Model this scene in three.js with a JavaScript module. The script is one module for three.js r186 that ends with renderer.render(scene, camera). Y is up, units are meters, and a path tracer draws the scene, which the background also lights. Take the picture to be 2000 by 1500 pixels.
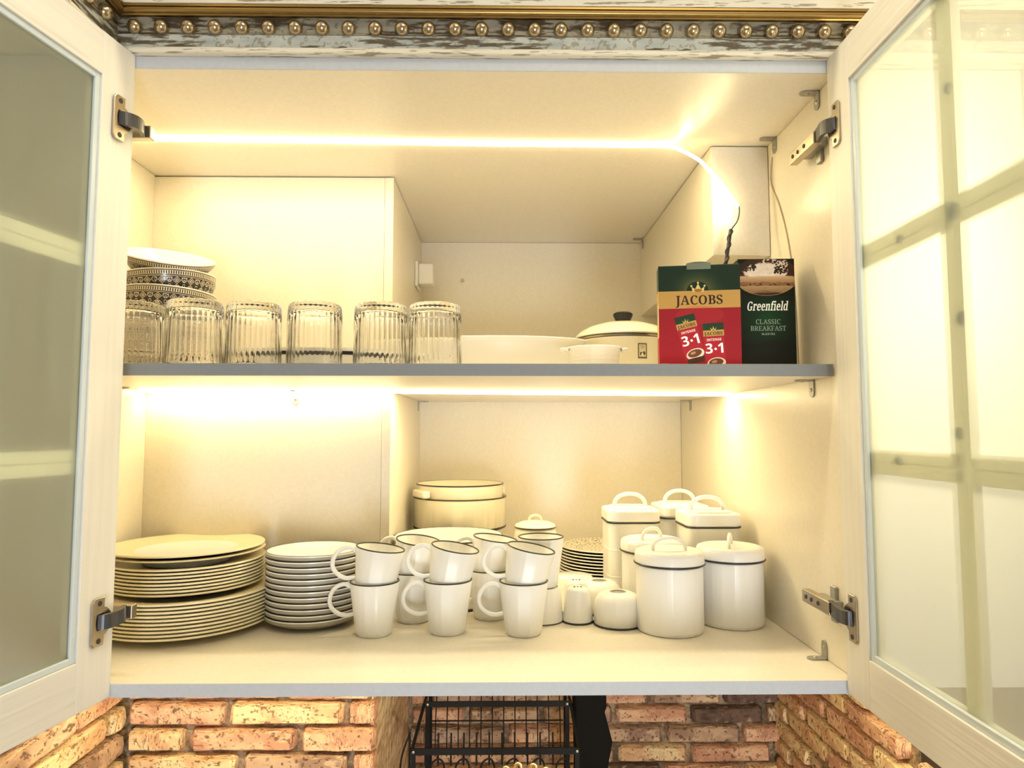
import * as THREE from 'three';
import { RoundedBoxGeometry } from 'three/addons/geometries/RoundedBoxGeometry.js';
import { mergeGeometries, mergeVertices, toCreasedNormals } from 'three/addons/utils/BufferGeometryUtils.js';
import { RectAreaLightUniformsLib } from 'three/addons/lights/RectAreaLightUniformsLib.js';

/* ------------------------------------------------------------------ camera, light, exposure */
const scene = new THREE.Scene();
const renderer = new THREE.WebGLRenderer({ antialias: true });
renderer.toneMapping = THREE.LinearToneMapping;
renderer.toneMappingExposure = 1.0;
renderer.shadowMap.enabled = true;
RectAreaLightUniformsLib.init();
const camera = new THREE.PerspectiveCamera(59.1, 4 / 3, 0.02, 30);
camera.rotation.order = 'YXZ';
camera.position.set(0.018, 0.3437, 0.9578);
camera.rotation.set(THREE.MathUtils.degToRad(4.0254), THREE.MathUtils.degToRad(-0.7638), 0);
scene.background = new THREE.Color(0x0b0c0e);

const LED_COLOR = new THREE.Color().setRGB(1.0, 0.81, 0.44);
const LED = { glow: 30, upper: 93, hang: 86, lowerLeft: 30, lower: 120, under: 122 };      // radiance of strip glow and strip lights
const ROOM = { panel: 3, window: 12.5, linear: 58, fillLamp: 21 };                            // radiance of ceiling panel, daylight door, added fill lamp
const DAY = new THREE.Color().setRGB(0.82, 0.91, 1.0), WARM = new THREE.Color().setRGB(1.0, 0.87, 0.6);

function areaLight(name, w, h, color, radiance, pos, look, parent = scene) {
  const l = new THREE.RectAreaLight(color, radiance, w, h);
  l.name = name; l.position.set(...pos); parent.add(l); l.lookAt(new THREE.Vector3(...look)); return l;
}

/* ------------------------------------------------------------------ helpers */
let seed = 7;
const rnd = () => { seed = (seed + 0x6d2b79f5) | 0; let t = Math.imul(seed ^ (seed >>> 15), 1 | seed); t = (t + Math.imul(t ^ (t >>> 7), 61 | t)) ^ t; return ((t ^ (t >>> 14)) >>> 0) / 4294967296; };
const rr = (a, b) => a + (b - a) * rnd();
const R = (d) => d * Math.PI / 180;
const V = (x, y, z) => new THREE.Vector3(x, y, z);
const taken = new Map();
function numbered(name) { const n = taken.get(name) ?? 0; taken.set(name, n + 1); return n ? name + '_' + String(n).padStart(3, '0') : name; }
function tag(o, label, category, group) { o.userData.label = label; o.userData.category = category; if (group) o.userData.group = group; return o; }
function thing(name, label, category, pos = [0, 0, 0], turn = 0, group) {
  const o = new THREE.Group(); o.name = numbered(name); o.position.set(...pos); o.rotation.y = turn; scene.add(o); return tag(o, label, category, group);
}
function copy(src, label, pos, rot = [0, 0, 0], group) {
  const o = src.clone(); o.name = numbered(src.name.replace(/_\d{3}$/, '')); scene.add(o); o.position.set(...pos); o.rotation.set(...rot);
  o.userData = { ...src.userData, label }; if (group) o.userData.group = group; return o;
}
function part(name, geo, mat, parent, label) {
  const m = new THREE.Mesh(geo, mat); m.name = name; m.castShadow = m.receiveShadow = true; parent.add(m); if (label) m.userData.label = label; return m;
}
function group(name, parent, label) { const g = new THREE.Group(); g.name = name; parent.add(g); if (label) g.userData.label = label; return g; }
function structure(name, geo, mat) { const m = geo ? new THREE.Mesh(geo, mat) : new THREE.Group(); m.name = name; if (geo) m.castShadow = m.receiveShadow = true; m.userData.kind = 'structure'; scene.add(m); return m; }

function boxUV(g) {                                            // uv in metres, by the way a face points
  g = g.index ? g.toNonIndexed() : g; if (!g.attributes.normal) g.computeVertexNormals();
  const p = g.attributes.position, n = g.attributes.normal, uv = new Float32Array(p.count * 2);
  for (let t = 0; t < p.count; t += 3) {
    let ax = 0, ay = 0, az = 0;
    for (let k = 0; k < 3; k++) { ax += n.getX(t + k); ay += n.getY(t + k); az += n.getZ(t + k); }
    ax = Math.abs(ax); ay = Math.abs(ay); az = Math.abs(az);
    for (let k = 0; k < 3; k++) {
      const x = p.getX(t + k), y = p.getY(t + k), z = p.getZ(t + k);
      const [u, v] = ay > ax && ay > az ? [x, z] : ax > az ? [z, y] : [x, y];
      uv[(t + k) * 2] = u; uv[(t + k) * 2 + 1] = v;
    }
  }
  g.setAttribute('uv', new THREE.BufferAttribute(uv, 2)); return g;
}
const box = (x0, x1, y0, y1, z0, z1, r = 0.001) => {
  const g = r > 0 ? new RoundedBoxGeometry(x1 - x0, y1 - y0, z1 - z0, 2, r) : new THREE.BoxGeometry(x1 - x0, y1 - y0, z1 - z0);
  g.translate((x0 + x1) / 2, (y0 + y1) / 2, (z0 + z1) / 2); return boxUV(g);
};
const lathe = (pts, seg = 64, crease = 0) => { const g = new THREE.LatheGeometry(pts.map(([a, b]) => new THREE.Vector2(a, b)), seg); return crease ? toCreasedNormals(g, crease) : g; };
const tube = (pts, r, seg = 40, rad = 10, closed = false) => new THREE.TubeGeometry(new THREE.CatmullRomCurve3(pts.map((p) => V(...p)), closed), seg, r, rad, closed);
function flat(poly, y0, y1, bevel = 0.0008) {                   // polygon in (x, z) extruded upwards
  const s = new THREE.Shape(poly.map(([x, z]) => new THREE.Vector2(x, -z)));
  const g = new THREE.ExtrudeGeometry(s, { depth: y1 - y0 - 2 * bevel, bevelEnabled: true, bevelThickness: bevel, bevelSize: bevel, bevelOffset: -bevel, bevelSegments: 1 });
  g.rotateX(-Math.PI / 2); g.translate(0, y0 + bevel, 0); return boxUV(g);
}
const merge = (list) => mergeGeometries(list.map((g) => (g.index ? g.toNonIndexed() : g)));
function cyl(a, b, r, seg = 12) {                                // rod between two points
  const A = V(...a), B = V(...b), g = new THREE.CylinderGeometry(r, r, A.distanceTo(B), seg);
  g.applyQuaternion(new THREE.Quaternion().setFromUnitVectors(V(0, 1, 0), B.clone().sub(A).normalize())); const c = A.add(B).multiplyScalar(0.5); return g.translate(c.x, c.y, c.z);
}

/* ------------------------------------------------------------------ textures */
const hash = (x, y, s) => { let h = Math.imul(x, 374761393) + Math.imul(y, 668265263) + Math.imul(s, 982451653); h = Math.imul(h ^ (h >>> 13), 1274126177); return ((h ^ (h >>> 16)) >>> 0) / 4294967296; };
function vnoise(x, y, px, py, s) {
  const xi = Math.floor(x), yi = Math.floor(y), fx = x - xi, fy = y - yi, u = fx * fx * (3 - 2 * fx), v = fy * fy * (3 - 2 * fy);
  const m = (a, n) => ((a % n) + n) % n, h = (a, b) => hash(m(a, px), m(b, py), s);
  return (h(xi, yi) * (1 - u) + h(xi + 1, yi) * u) * (1 - v) + (h(xi, yi + 1) * (1 - u) + h(xi + 1, yi + 1) * u) * v;
}
function fbm(u, v, fx, fy, s, oct = 4) { let a = 0, w = 0.5, t = 0; for (let k = 0; k < oct; k++) { a += w * vnoise(u * fx, v * fy, fx, fy, s + k * 17); t += w; w *= 0.55; fx *= 2; fy *= 2; } return a / t; }
function dataTex(w, h, fn, size, srgb = true) {                   // fn(u, v) -> [r, g, b] 0..1, repeats every `size` metres
  const d = new Uint8Array(w * h * 4);
  for (let y = 0; y < h; y++) for (let x = 0; x < w; x++) { const c = fn(x / w, y / h), i = (y * w + x) * 4; for (let k = 0; k < 3; k++) d[i + k] = Math.max(0, Math.min(255, Math.round(255 * (c[k] ?? c[0])))); d[i + 3] = 255; }
  const t = new THREE.DataTexture(d, w, h); t.wrapS = t.wrapT = THREE.RepeatWrapping; t.magFilter = THREE.LinearFilter; t.minFilter = THREE.LinearFilter;
  if (srgb) t.colorSpace = THREE.SRGBColorSpace; t.repeat.set(1 / size[0], 1 / size[1]); t.needsUpdate = true; return t;
}
function canvasTex(w, h, draw) {
  const c = document.createElement('canvas'); c.width = w; c.height = h; draw(c.getContext('2d'), w, h);
  const t = new THREE.CanvasTexture(c); t.colorSpace = THREE.SRGBColorSpace; t.wrapS = t.wrapT = THREE.RepeatWrapping; return t;
}
const mix = (a, b, t) => a.map((x, i) => x + (b[i] - x) * t), ss = (a, b, x) => { const t = Math.max(0, Math.min(1, (x - a) / (b - a))); return t * t * (3 - 2 * t); };
const T = {};
T.grain = dataTex(256, 512, (u, v) => { const g = fbm(u, v, 48, 3, 3, 3), w = ss(0.62, 0.75, fbm(u, v, 24, 2, 9, 4)); const k = 1 - 0.04 * g - 0.10 * w * g; return [k, k, k * 0.995]; }, [0.3, 0.9]);
T.grainBump = dataTex(256, 512, (u, v) => { const k = 0.6 * fbm(u, v, 64, 3, 3, 3) + 0.4 * fbm(u, v, 24, 2, 9, 4); return [k, k, k]; }, [0.3, 0.9], false);
T.speck = dataTex(256, 256, (u, v) => { const k = 0.965 + 0.035 * fbm(u, v, 64, 64, 5, 2) ; return [k, k, k]; }, [0.25, 0.25]);
T.wear = dataTex(1024, 256, (u, v) => {                           // limed paint with brown wood showing where it has worn
  const n = fbm(u, v, 10, 9, 21, 5), f = fbm(u, v, 90, 26, 31, 3), st = fbm(u, v, 22, 40, 41, 3);
  const worn = ss(0.49, 0.6, n * 0.62 + st * 0.38), fine = ss(0.6, 0.72, f);
  let c = mix([0.86, 0.87, 0.84], [0.66, 0.68, 0.68], fbm(u, v, 14, 10, 51, 3)); c = mix(c, [0.33, 0.28, 0.21], worn * 0.9); return mix(c, [0.5, 0.46, 0.38], fine * 0.5);
}, [0.5, 0.12]);
T.wearLight = dataTex(1024, 128, (u, v) => { const st = fbm(u, v, 16, 30, 61, 4), w = ss(0.6, 0.68, st); return mix([0.93, 0.91, 0.85], [0.55, 0.5, 0.43], w * 0.75); }, [0.5, 0.06]);
const brickTone = [[[0.96, 0.86, 0.68], [0.87, 0.70, 0.54]], [[0.93, 0.76, 0.62], [0.80, 0.60, 0.49]], [[0.80, 0.68, 0.57], [0.63, 0.51, 0.43]], [[0.46, 0.37, 0.33], [0.28, 0.22, 0.20]]];
T.brick = brickTone.map(([a, b], k) => dataTex(256, 128, (u, v) => {
  const n = fbm(u, v, 5, 4, 70 + k * 9, 5), p = ss(0.66, 0.72, fbm(u, v, 34, 22, 80 + k, 3)), w = ss(0.62, 0.7, fbm(u, v, 9, 7, 93 + k, 4));
  let c = mix(a, b, ss(0.35, 0.68, n)); c = mix(c, [0.93, 0.84, 0.7], w * 0.5); return mix(c, [0.3, 0.2, 0.15], p * 0.55);
}, [0.24, 0.12]));
T.brickBump = dataTex(256, 128, (u, v) => { const k = 0.55 * fbm(u, v, 8, 6, 71, 5) + 0.45 * (1 - ss(0.6, 0.72, fbm(u, v, 34, 22, 82, 3))); return [k, k, k]; }, [0.24, 0.12], false);
T.mortar = dataTex(256, 256, (u, v) => { const n = fbm(u, v, 12, 12, 101, 5), f = fbm(u, v, 64, 64, 102, 2); return mix([0.72, 0.63, 0.52], [0.45, 0.38, 0.31], ss(0.35, 0.68, n * 0.7 + f * 0.3)); }, [0.3, 0.3]);
T.stucco = dataTex(256, 256, (u, v) => { const n = fbm(u, v, 3, 14, 131, 5), f = fbm(u, v, 14, 50, 132, 2); return mix([0.98, 0.91, 0.80], [0.80, 0.68, 0.56], ss(0.36, 0.66, n * 0.75 + f * 0.25)); }, [0.3, 0.3]);
T.mortarBump = dataTex(256, 256, (u, v) => { const k = fbm(u, v, 16, 16, 105, 5); return [k, k, k]; }, [0.3, 0.3], false);

/* prints */
function crownMark(g, x, y, s, col) {
  g.save(); g.translate(x, y); g.scale(s, s); g.fillStyle = col; g.beginPath(); g.moveTo(-30, 22); g.lineTo(-36, -8); g.lineTo(-16, 6); g.lineTo(0, -26); g.lineTo(16, 6); g.lineTo(36, -8); g.lineTo(30, 22); g.closePath(); g.fill();
  for (const [a, b] of [[-36, -12], [0, -30], [36, -12]]) { g.beginPath(); g.arc(a, b, 6, 0, 7); g.fill(); }
  g.fillStyle = '#9a6a2c'; g.beginPath(); g.ellipse(0, 14, 22, 9, 0, 0, 7); g.fill(); g.restore();
}
T.coffee = canvasTex(512, 666, (g, w, h) => {
  g.fillStyle = '#12281a'; g.fillRect(0, 0, w, h);
  g.save(); g.beginPath(); g.rect(0, 0, w, 170); g.clip(); g.translate(246, 165);      // printed rays of fine gold dots round the crown
  for (let r = 62; r < 150; r += 5) for (let a = 0; a < 90; a++) { const t = Math.PI + a / 90 * Math.PI + (r % 2) * 0.01; g.fillStyle = `rgba(196,176,92,${(1 - (r - 62) / 92) * 0.6})`; g.fillRect(Math.cos(t) * r * 1.15, Math.sin(t) * r, 2.4, 2.4); }
  g.restore();
  g.fillStyle = '#b98f4c'; g.fillRect(0, 168, w, 116); g.fillStyle = 'rgba(230,196,120,0.35)'; for (let k = 0; k < 60; k++) g.fillRect(0, 168 + k * 2, w, 0.6);
  crownMark(g, 250, 150, 1.15, '#d9c07c');
  g.fillStyle = '#2a1a14'; g.font = 'bold 84px serif'; g.textAlign = 'center'; g.textBaseline = 'middle'; g.save(); g.translate(258, 230); g.scale(0.92, 1); g.fillText('JACOBS', 0, 0); g.restore();
  g.fillStyle = '#961523'; g.fillRect(0, 284, w, h); g.fillStyle = 'rgba(190,60,60,0.25)'; g.beginPath(); g.ellipse(260, 330, 150, 60, 0, 0, 7); g.fill();
  const stick = (x, y, rot, s) => {
    g.save(); g.translate(x, y); g.rotate(rot); g.scale(s, s); g.fillStyle = '#a8202f'; g.fillRect(-72, 0, 144, 360); g.fillStyle = '#203a26'; g.fillRect(-72, 0, 144, 52); g.fillStyle = '#bb9450'; g.fillRect(-72, 52, 144, 44);
    crownMark(g, 0, 44, 0.5, '#d9c07c'); g.fillStyle = '#2a1a14'; g.font = 'bold 33px serif'; g.fillText('JACOBS', 0, 76); g.fillStyle = '#f3ded6'; g.font = 'bold 25px sans-serif'; g.fillText('INTENSE', 0, 122); g.fillStyle = '#ffffff'; g.font = 'bold 100px sans-serif';
    g.fillText('3', -38, 185); g.fillText('1', 46, 185); g.beginPath(); g.arc(6, 190, 9, 0, 7); g.fill();
    g.fillStyle = '#e8d8c4'; g.beginPath(); g.ellipse(6, 292, 64, 40, -0.1, 0, 7); g.fill(); g.fillStyle = '#6b4030'; g.beginPath(); g.ellipse(4, 286, 50, 27, -0.1, 0, 7); g.fill(); g.fillStyle = '#b98a62'; g.beginPath(); g.ellipse(-8, 282, 20, 10, -0.1, 0, 7); g.fill(); g.fillStyle = '#4a2a1c'; g.fillRect(-60, 318, 132, 40); g.restore();
  };
  stick(158, 332, -0.24, 0.9); stick(338, 384, -0.05, 0.9);
  g.fillStyle = 'rgba(240,220,210,0.7)'; g.font = '11px sans-serif'; g.fillText('24 x 17 g', 34, h - 18);
});
T.coffeeSide = canvasTex(128, 512, (g, w, h) => { g.fillStyle = '#d9cfa8'; g.fillRect(0, 0, w, h); g.fillStyle = '#2c4a30'; g.fillRect(0, 0, w, 120); g.fillStyle = '#c9a257'; g.fillRect(0, 120, w, 70); g.fillStyle = '#e8c878'; g.fillRect(0, 300, w, 60); g.fillStyle = '#b5303a'; g.fillRect(0, 360, w, 152); g.fillStyle = '#4a3a28'; for (let k = 0; k < 9; k++) g.fillRect(16, 205 + k * 10, 96 - (k * 37) % 40, 3); });
T.tea = canvasTex(512, 960, (g, w, h) => {
  g.fillStyle = '#060d08'; g.fillRect(0, 0, w, h);
  const gr = g.createRadialGradient(256, 520, 20, 256, 520, 330); gr.addColorStop(0, '#0d3a22'); gr.addColorStop(1, '#060d08'); g.fillStyle = gr; g.fillRect(0, 330, w, 420);   // printed green ground
  g.save(); g.beginPath(); g.ellipse(256, 150, 290, 175, 0, 0, 7); g.clip(); g.fillStyle = '#3a241c'; g.fillRect(0, 0, w, 340);
  for (let k = 0; k < 420; k++) { const a = hash(k, 21, 3) * 6.283, q = Math.sqrt(hash(k, 22, 3)); g.fillStyle = `rgba(${236 - 20 * hash(k, 23, 3)},${224 - 26 * hash(k, 23, 3)},${208 - 34 * hash(k, 23, 3)},0.35)`; g.beginPath(); g.ellipse(250 + Math.cos(a) * q * 190, 112 + Math.sin(a) * q * 72, 24, 15, 0, 0, 7); g.fill(); } for (let k = 0; k < 300; k++) { const q = hash(k, 32, 3); g.fillStyle = `rgba(${205 - 50 * q},${168 - 50 * q},${128 - 44 * q},0.4)`; g.beginPath(); g.ellipse(hash(k, 31, 3) * w, 156 + q * 60, 50, 7, 0, 0, 7); g.fill(); } g.fillStyle = '#8a6242'; for (let k = 0; k < 90; k++) { g.beginPath(); g.ellipse(hash(k, 1, 3) * w, 206 + hash(k, 2, 3) * 26, 14, 5, 0, 0, 7); g.fill(); }
  for (let k = 0; k < 260; k++) { const q = hash(k, 42, 3); g.fillStyle = `rgba(${178 - 40 * q},${144 - 40 * q},${104 - 34 * q},0.4)`; g.beginPath(); g.ellipse(hash(k, 41, 3) * w, 240 + q * 60, 44, 7, 0, 0, 7); g.fill(); } g.fillStyle = '#33201a'; for (let k = 0; k < 150; k++) { const a = hash(k, 4, 3); g.beginPath(); g.ellipse(a < 0.5 ? a * 320 : 512 - (1 - a) * 360, hash(k, 5, 3) * 105 * (a < 0.5 ? 1 : 1.2), 5 + 16 * hash(k, 6, 3), 4 + 8 * hash(k, 7, 3), hash(k, 8, 3) * 3, 0, 7); g.fill(); }
  g.fillStyle = '#d8c4b4'; for (let k = 0; k < 46; k++) { g.beginPath(); g.ellipse(200 + hash(k, 14, 3) * 250, 6 + hash(k, 15, 3) * 60, 9, 6, 0, 0, 7); g.fill(); } g.restore();
  g.strokeStyle = '#b39a6a'; g.lineWidth = 3; g.beginPath(); g.ellipse(256, 150, 290, 175, 0, 0.5, 2.64); g.stroke();
  g.fillStyle = '#f7f4ea'; g.textAlign = 'center'; g.textBaseline = 'middle'; g.font = 'italic bold 104px serif'; g.save(); g.translate(256, 418); g.scale(0.66, 1.06); g.fillText('Greenfield', 0, 0); g.restore();
  g.fillStyle = '#9aa79a'; g.font = '56px serif'; g.fillText('CLASSIC', 262, 556); g.fillText('BREAKFAST', 262, 614); g.font = '22px serif'; g.fillStyle = '#c9cdbf'; g.fillText('BLACK TEA', 262, 664);
  g.fillStyle = '#0b110d'; g.beginPath(); g.ellipse(300, 850, 210, 130, 0, 0, 7); g.fill();
});
const INK = '#2b2420';
T.bowl = canvasTex(2048, 512, (g, w, h) => {                       // bands from the rim (top) to the foot (bottom)
  const P = '#e9dfcd', N = 20, c = w / N, L = (pts) => { g.beginPath(); pts.forEach(([x, y], i) => (i ? g.lineTo(x, y) : g.moveTo(x, y))); g.stroke(); };
  g.fillStyle = P; g.fillRect(0, 0, w, h); g.fillStyle = INK; g.strokeStyle = INK;
  g.fillRect(0, 5, w, 5); for (let x = 0; x < w; x += 16) g.fillRect(x, 12, 8, 18); g.fillRect(0, 32, w, 6);
  g.fillRect(0, 41, w, 86); g.strokeStyle = g.fillStyle = P; g.lineWidth = 3.5;
  for (let k = 0; k < N; k++) {
    const x = k * c, m = x + c / 2;
    L([[m, 44], [m + 24, 63], [m, 82], [m - 24, 63], [m, 44]]); L([[m, 54], [m + 11, 63], [m, 72], [m - 11, 63], [m, 54]]); g.beginPath(); g.arc(m, 63, 3, 0, 7); g.fill();
    L([[x + 4, 46], [x + 20, 60], [x + 4, 74]]); L([[x + c - 4, 46], [x + c - 20, 60], [x + c - 4, 74]]); for (const d of [-16, 0, 16]) { g.beginPath(); g.arc(x + d, 50, 3.4, 0, 7); g.fill(); } g.beginPath(); g.arc(x, 66, 6, 0, 7); g.stroke();
    g.beginPath(); g.arc(m, 124, 36, Math.PI, 0); g.stroke(); g.beginPath(); g.arc(x, 92, 9, 0, 7); g.stroke();
    g.save(); g.translate(m, 105); for (let q = 0; q < 8; q++) { g.rotate(Math.PI / 4); g.beginPath(); g.ellipse(0, -13, 3.6, 8, 0, 0, 7); g.fill(); } g.beginPath(); g.arc(0, 0, 4, 0, 7); g.fill(); g.restore();
    L([[x - 12, 124], [x - 5, 108], [x, 124], [x + 5, 108], [x + 12, 124]]);
  }
  g.fillStyle = INK; g.strokeStyle = INK; g.lineWidth = 6;
  for (let x = 0; x < w; x += 256) { g.beginPath(); g.ellipse(x + 128, 250, 100, 104, 0, 0, 7); g.stroke(); g.beginPath(); g.ellipse(x + 128, 250, 74, 76, 0, 0, 7); g.stroke(); for (let k = 0; k < 20; k++) { const t = k / 20 * Math.PI * 2; g.beginPath(); g.ellipse(x + 128 + 114 * Math.cos(t), 250 + 116 * Math.sin(t), 6, 6, 0, 0, 7); g.fill(); g.beginPath(); g.ellipse(x + 128 + 50 * Math.cos(t), 250 + 50 * Math.sin(t), 5, 11, t + 1.57, 0, 7); g.fill(); } g.beginPath(); g.arc(x + 128, 250, 24, 0, 7); g.fill(); g.fillStyle = P; g.beginPath(); g.arc(x + 128, 250, 10, 0, 7); g.fill(); g.fillStyle = INK; for (const y of [160, 250, 340]) { g.beginPath(); g.arc(x, y, 20, 0, 7); g.stroke(); g.beginPath(); g.arc(x, y, 7, 0, 7); g.fill(); } }
  g.fillRect(0, 376, w, 6); for (let k = 0; k < 40; k++) { const x = (k + 0.5) * w / 40; g.beginPath(); g.arc(x, 426, 21, Math.PI, 0); g.stroke(); g.beginPath(); g.arc(x, 426, 8, 0, 7); g.fill(); L([[x - 24, 470], [x, 440], [x + 24, 470]]); } g.fillRect(0, 478, w, 10);
});
T.plate = canvasTex(1024, 1024, (g, w, h) => {
  g.fillStyle = '#efe6d6'; g.fillRect(0, 0, w, h); g.translate(512, 512); g.strokeStyle = '#4a423c'; g.fillStyle = '#4a423c';
  for (const [r, n, s] of [[470, 64, 12], [300, 30, 20], [170, 20, 14], [90, 12, 14]]) for (let k = 0; k < n; k++) { const t = k / n * 6.2832; g.beginPath(); g.ellipse(r * Math.cos(t), r * Math.sin(t), s, s * 0.5, t, 0, 7); g.fill(); }
  g.lineWidth = 6; for (const r of [490, 440, 330, 270, 130, 50]) { g.beginPath(); g.arc(0, 0, r, 0, 7); g.stroke(); }
  g.lineWidth = 5; for (let k = 0; k < 18; k++) { const t = k / 18 * 6.2832; g.save(); g.rotate(t); for (const s of [-1, 1]) { g.beginPath(); g.moveTo(340, 0); g.bezierCurveTo(370, 60 * s, 420, 55 * s, 432, 8 * s); g.bezierCurveTo(428, 30 * s, 396, 36 * s, 384, 12 * s); g.stroke(); } g.beginPath(); g.arc(385, 0, 12, 0, 7); g.fill(); g.beginPath(); g.arc(215, 0, 26, 0, 7); g.stroke(); g.restore(); }
});
T.sticker = canvasTex(128, 160, (g, w, h) => { g.fillStyle = '#6b5a48'; g.fillRect(0, 0, w, h); g.fillStyle = '#d8cdb4'; g.fillRect(14, 12, 100, 130); g.fillStyle = '#5a4a3a'; g.beginPath(); g.arc(44, 110, 18, 0, 7); g.arc(86, 104, 20, 0, 7); g.fill(); g.fillStyle = '#f6f0e0'; g.beginPath(); g.arc(62, 118, 15, 0, 7); g.fill(); g.fillStyle = '#9a8a70'; g.fillRect(30, 26, 68, 8); g.fillRect(40, 46, 48, 6); });

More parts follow.
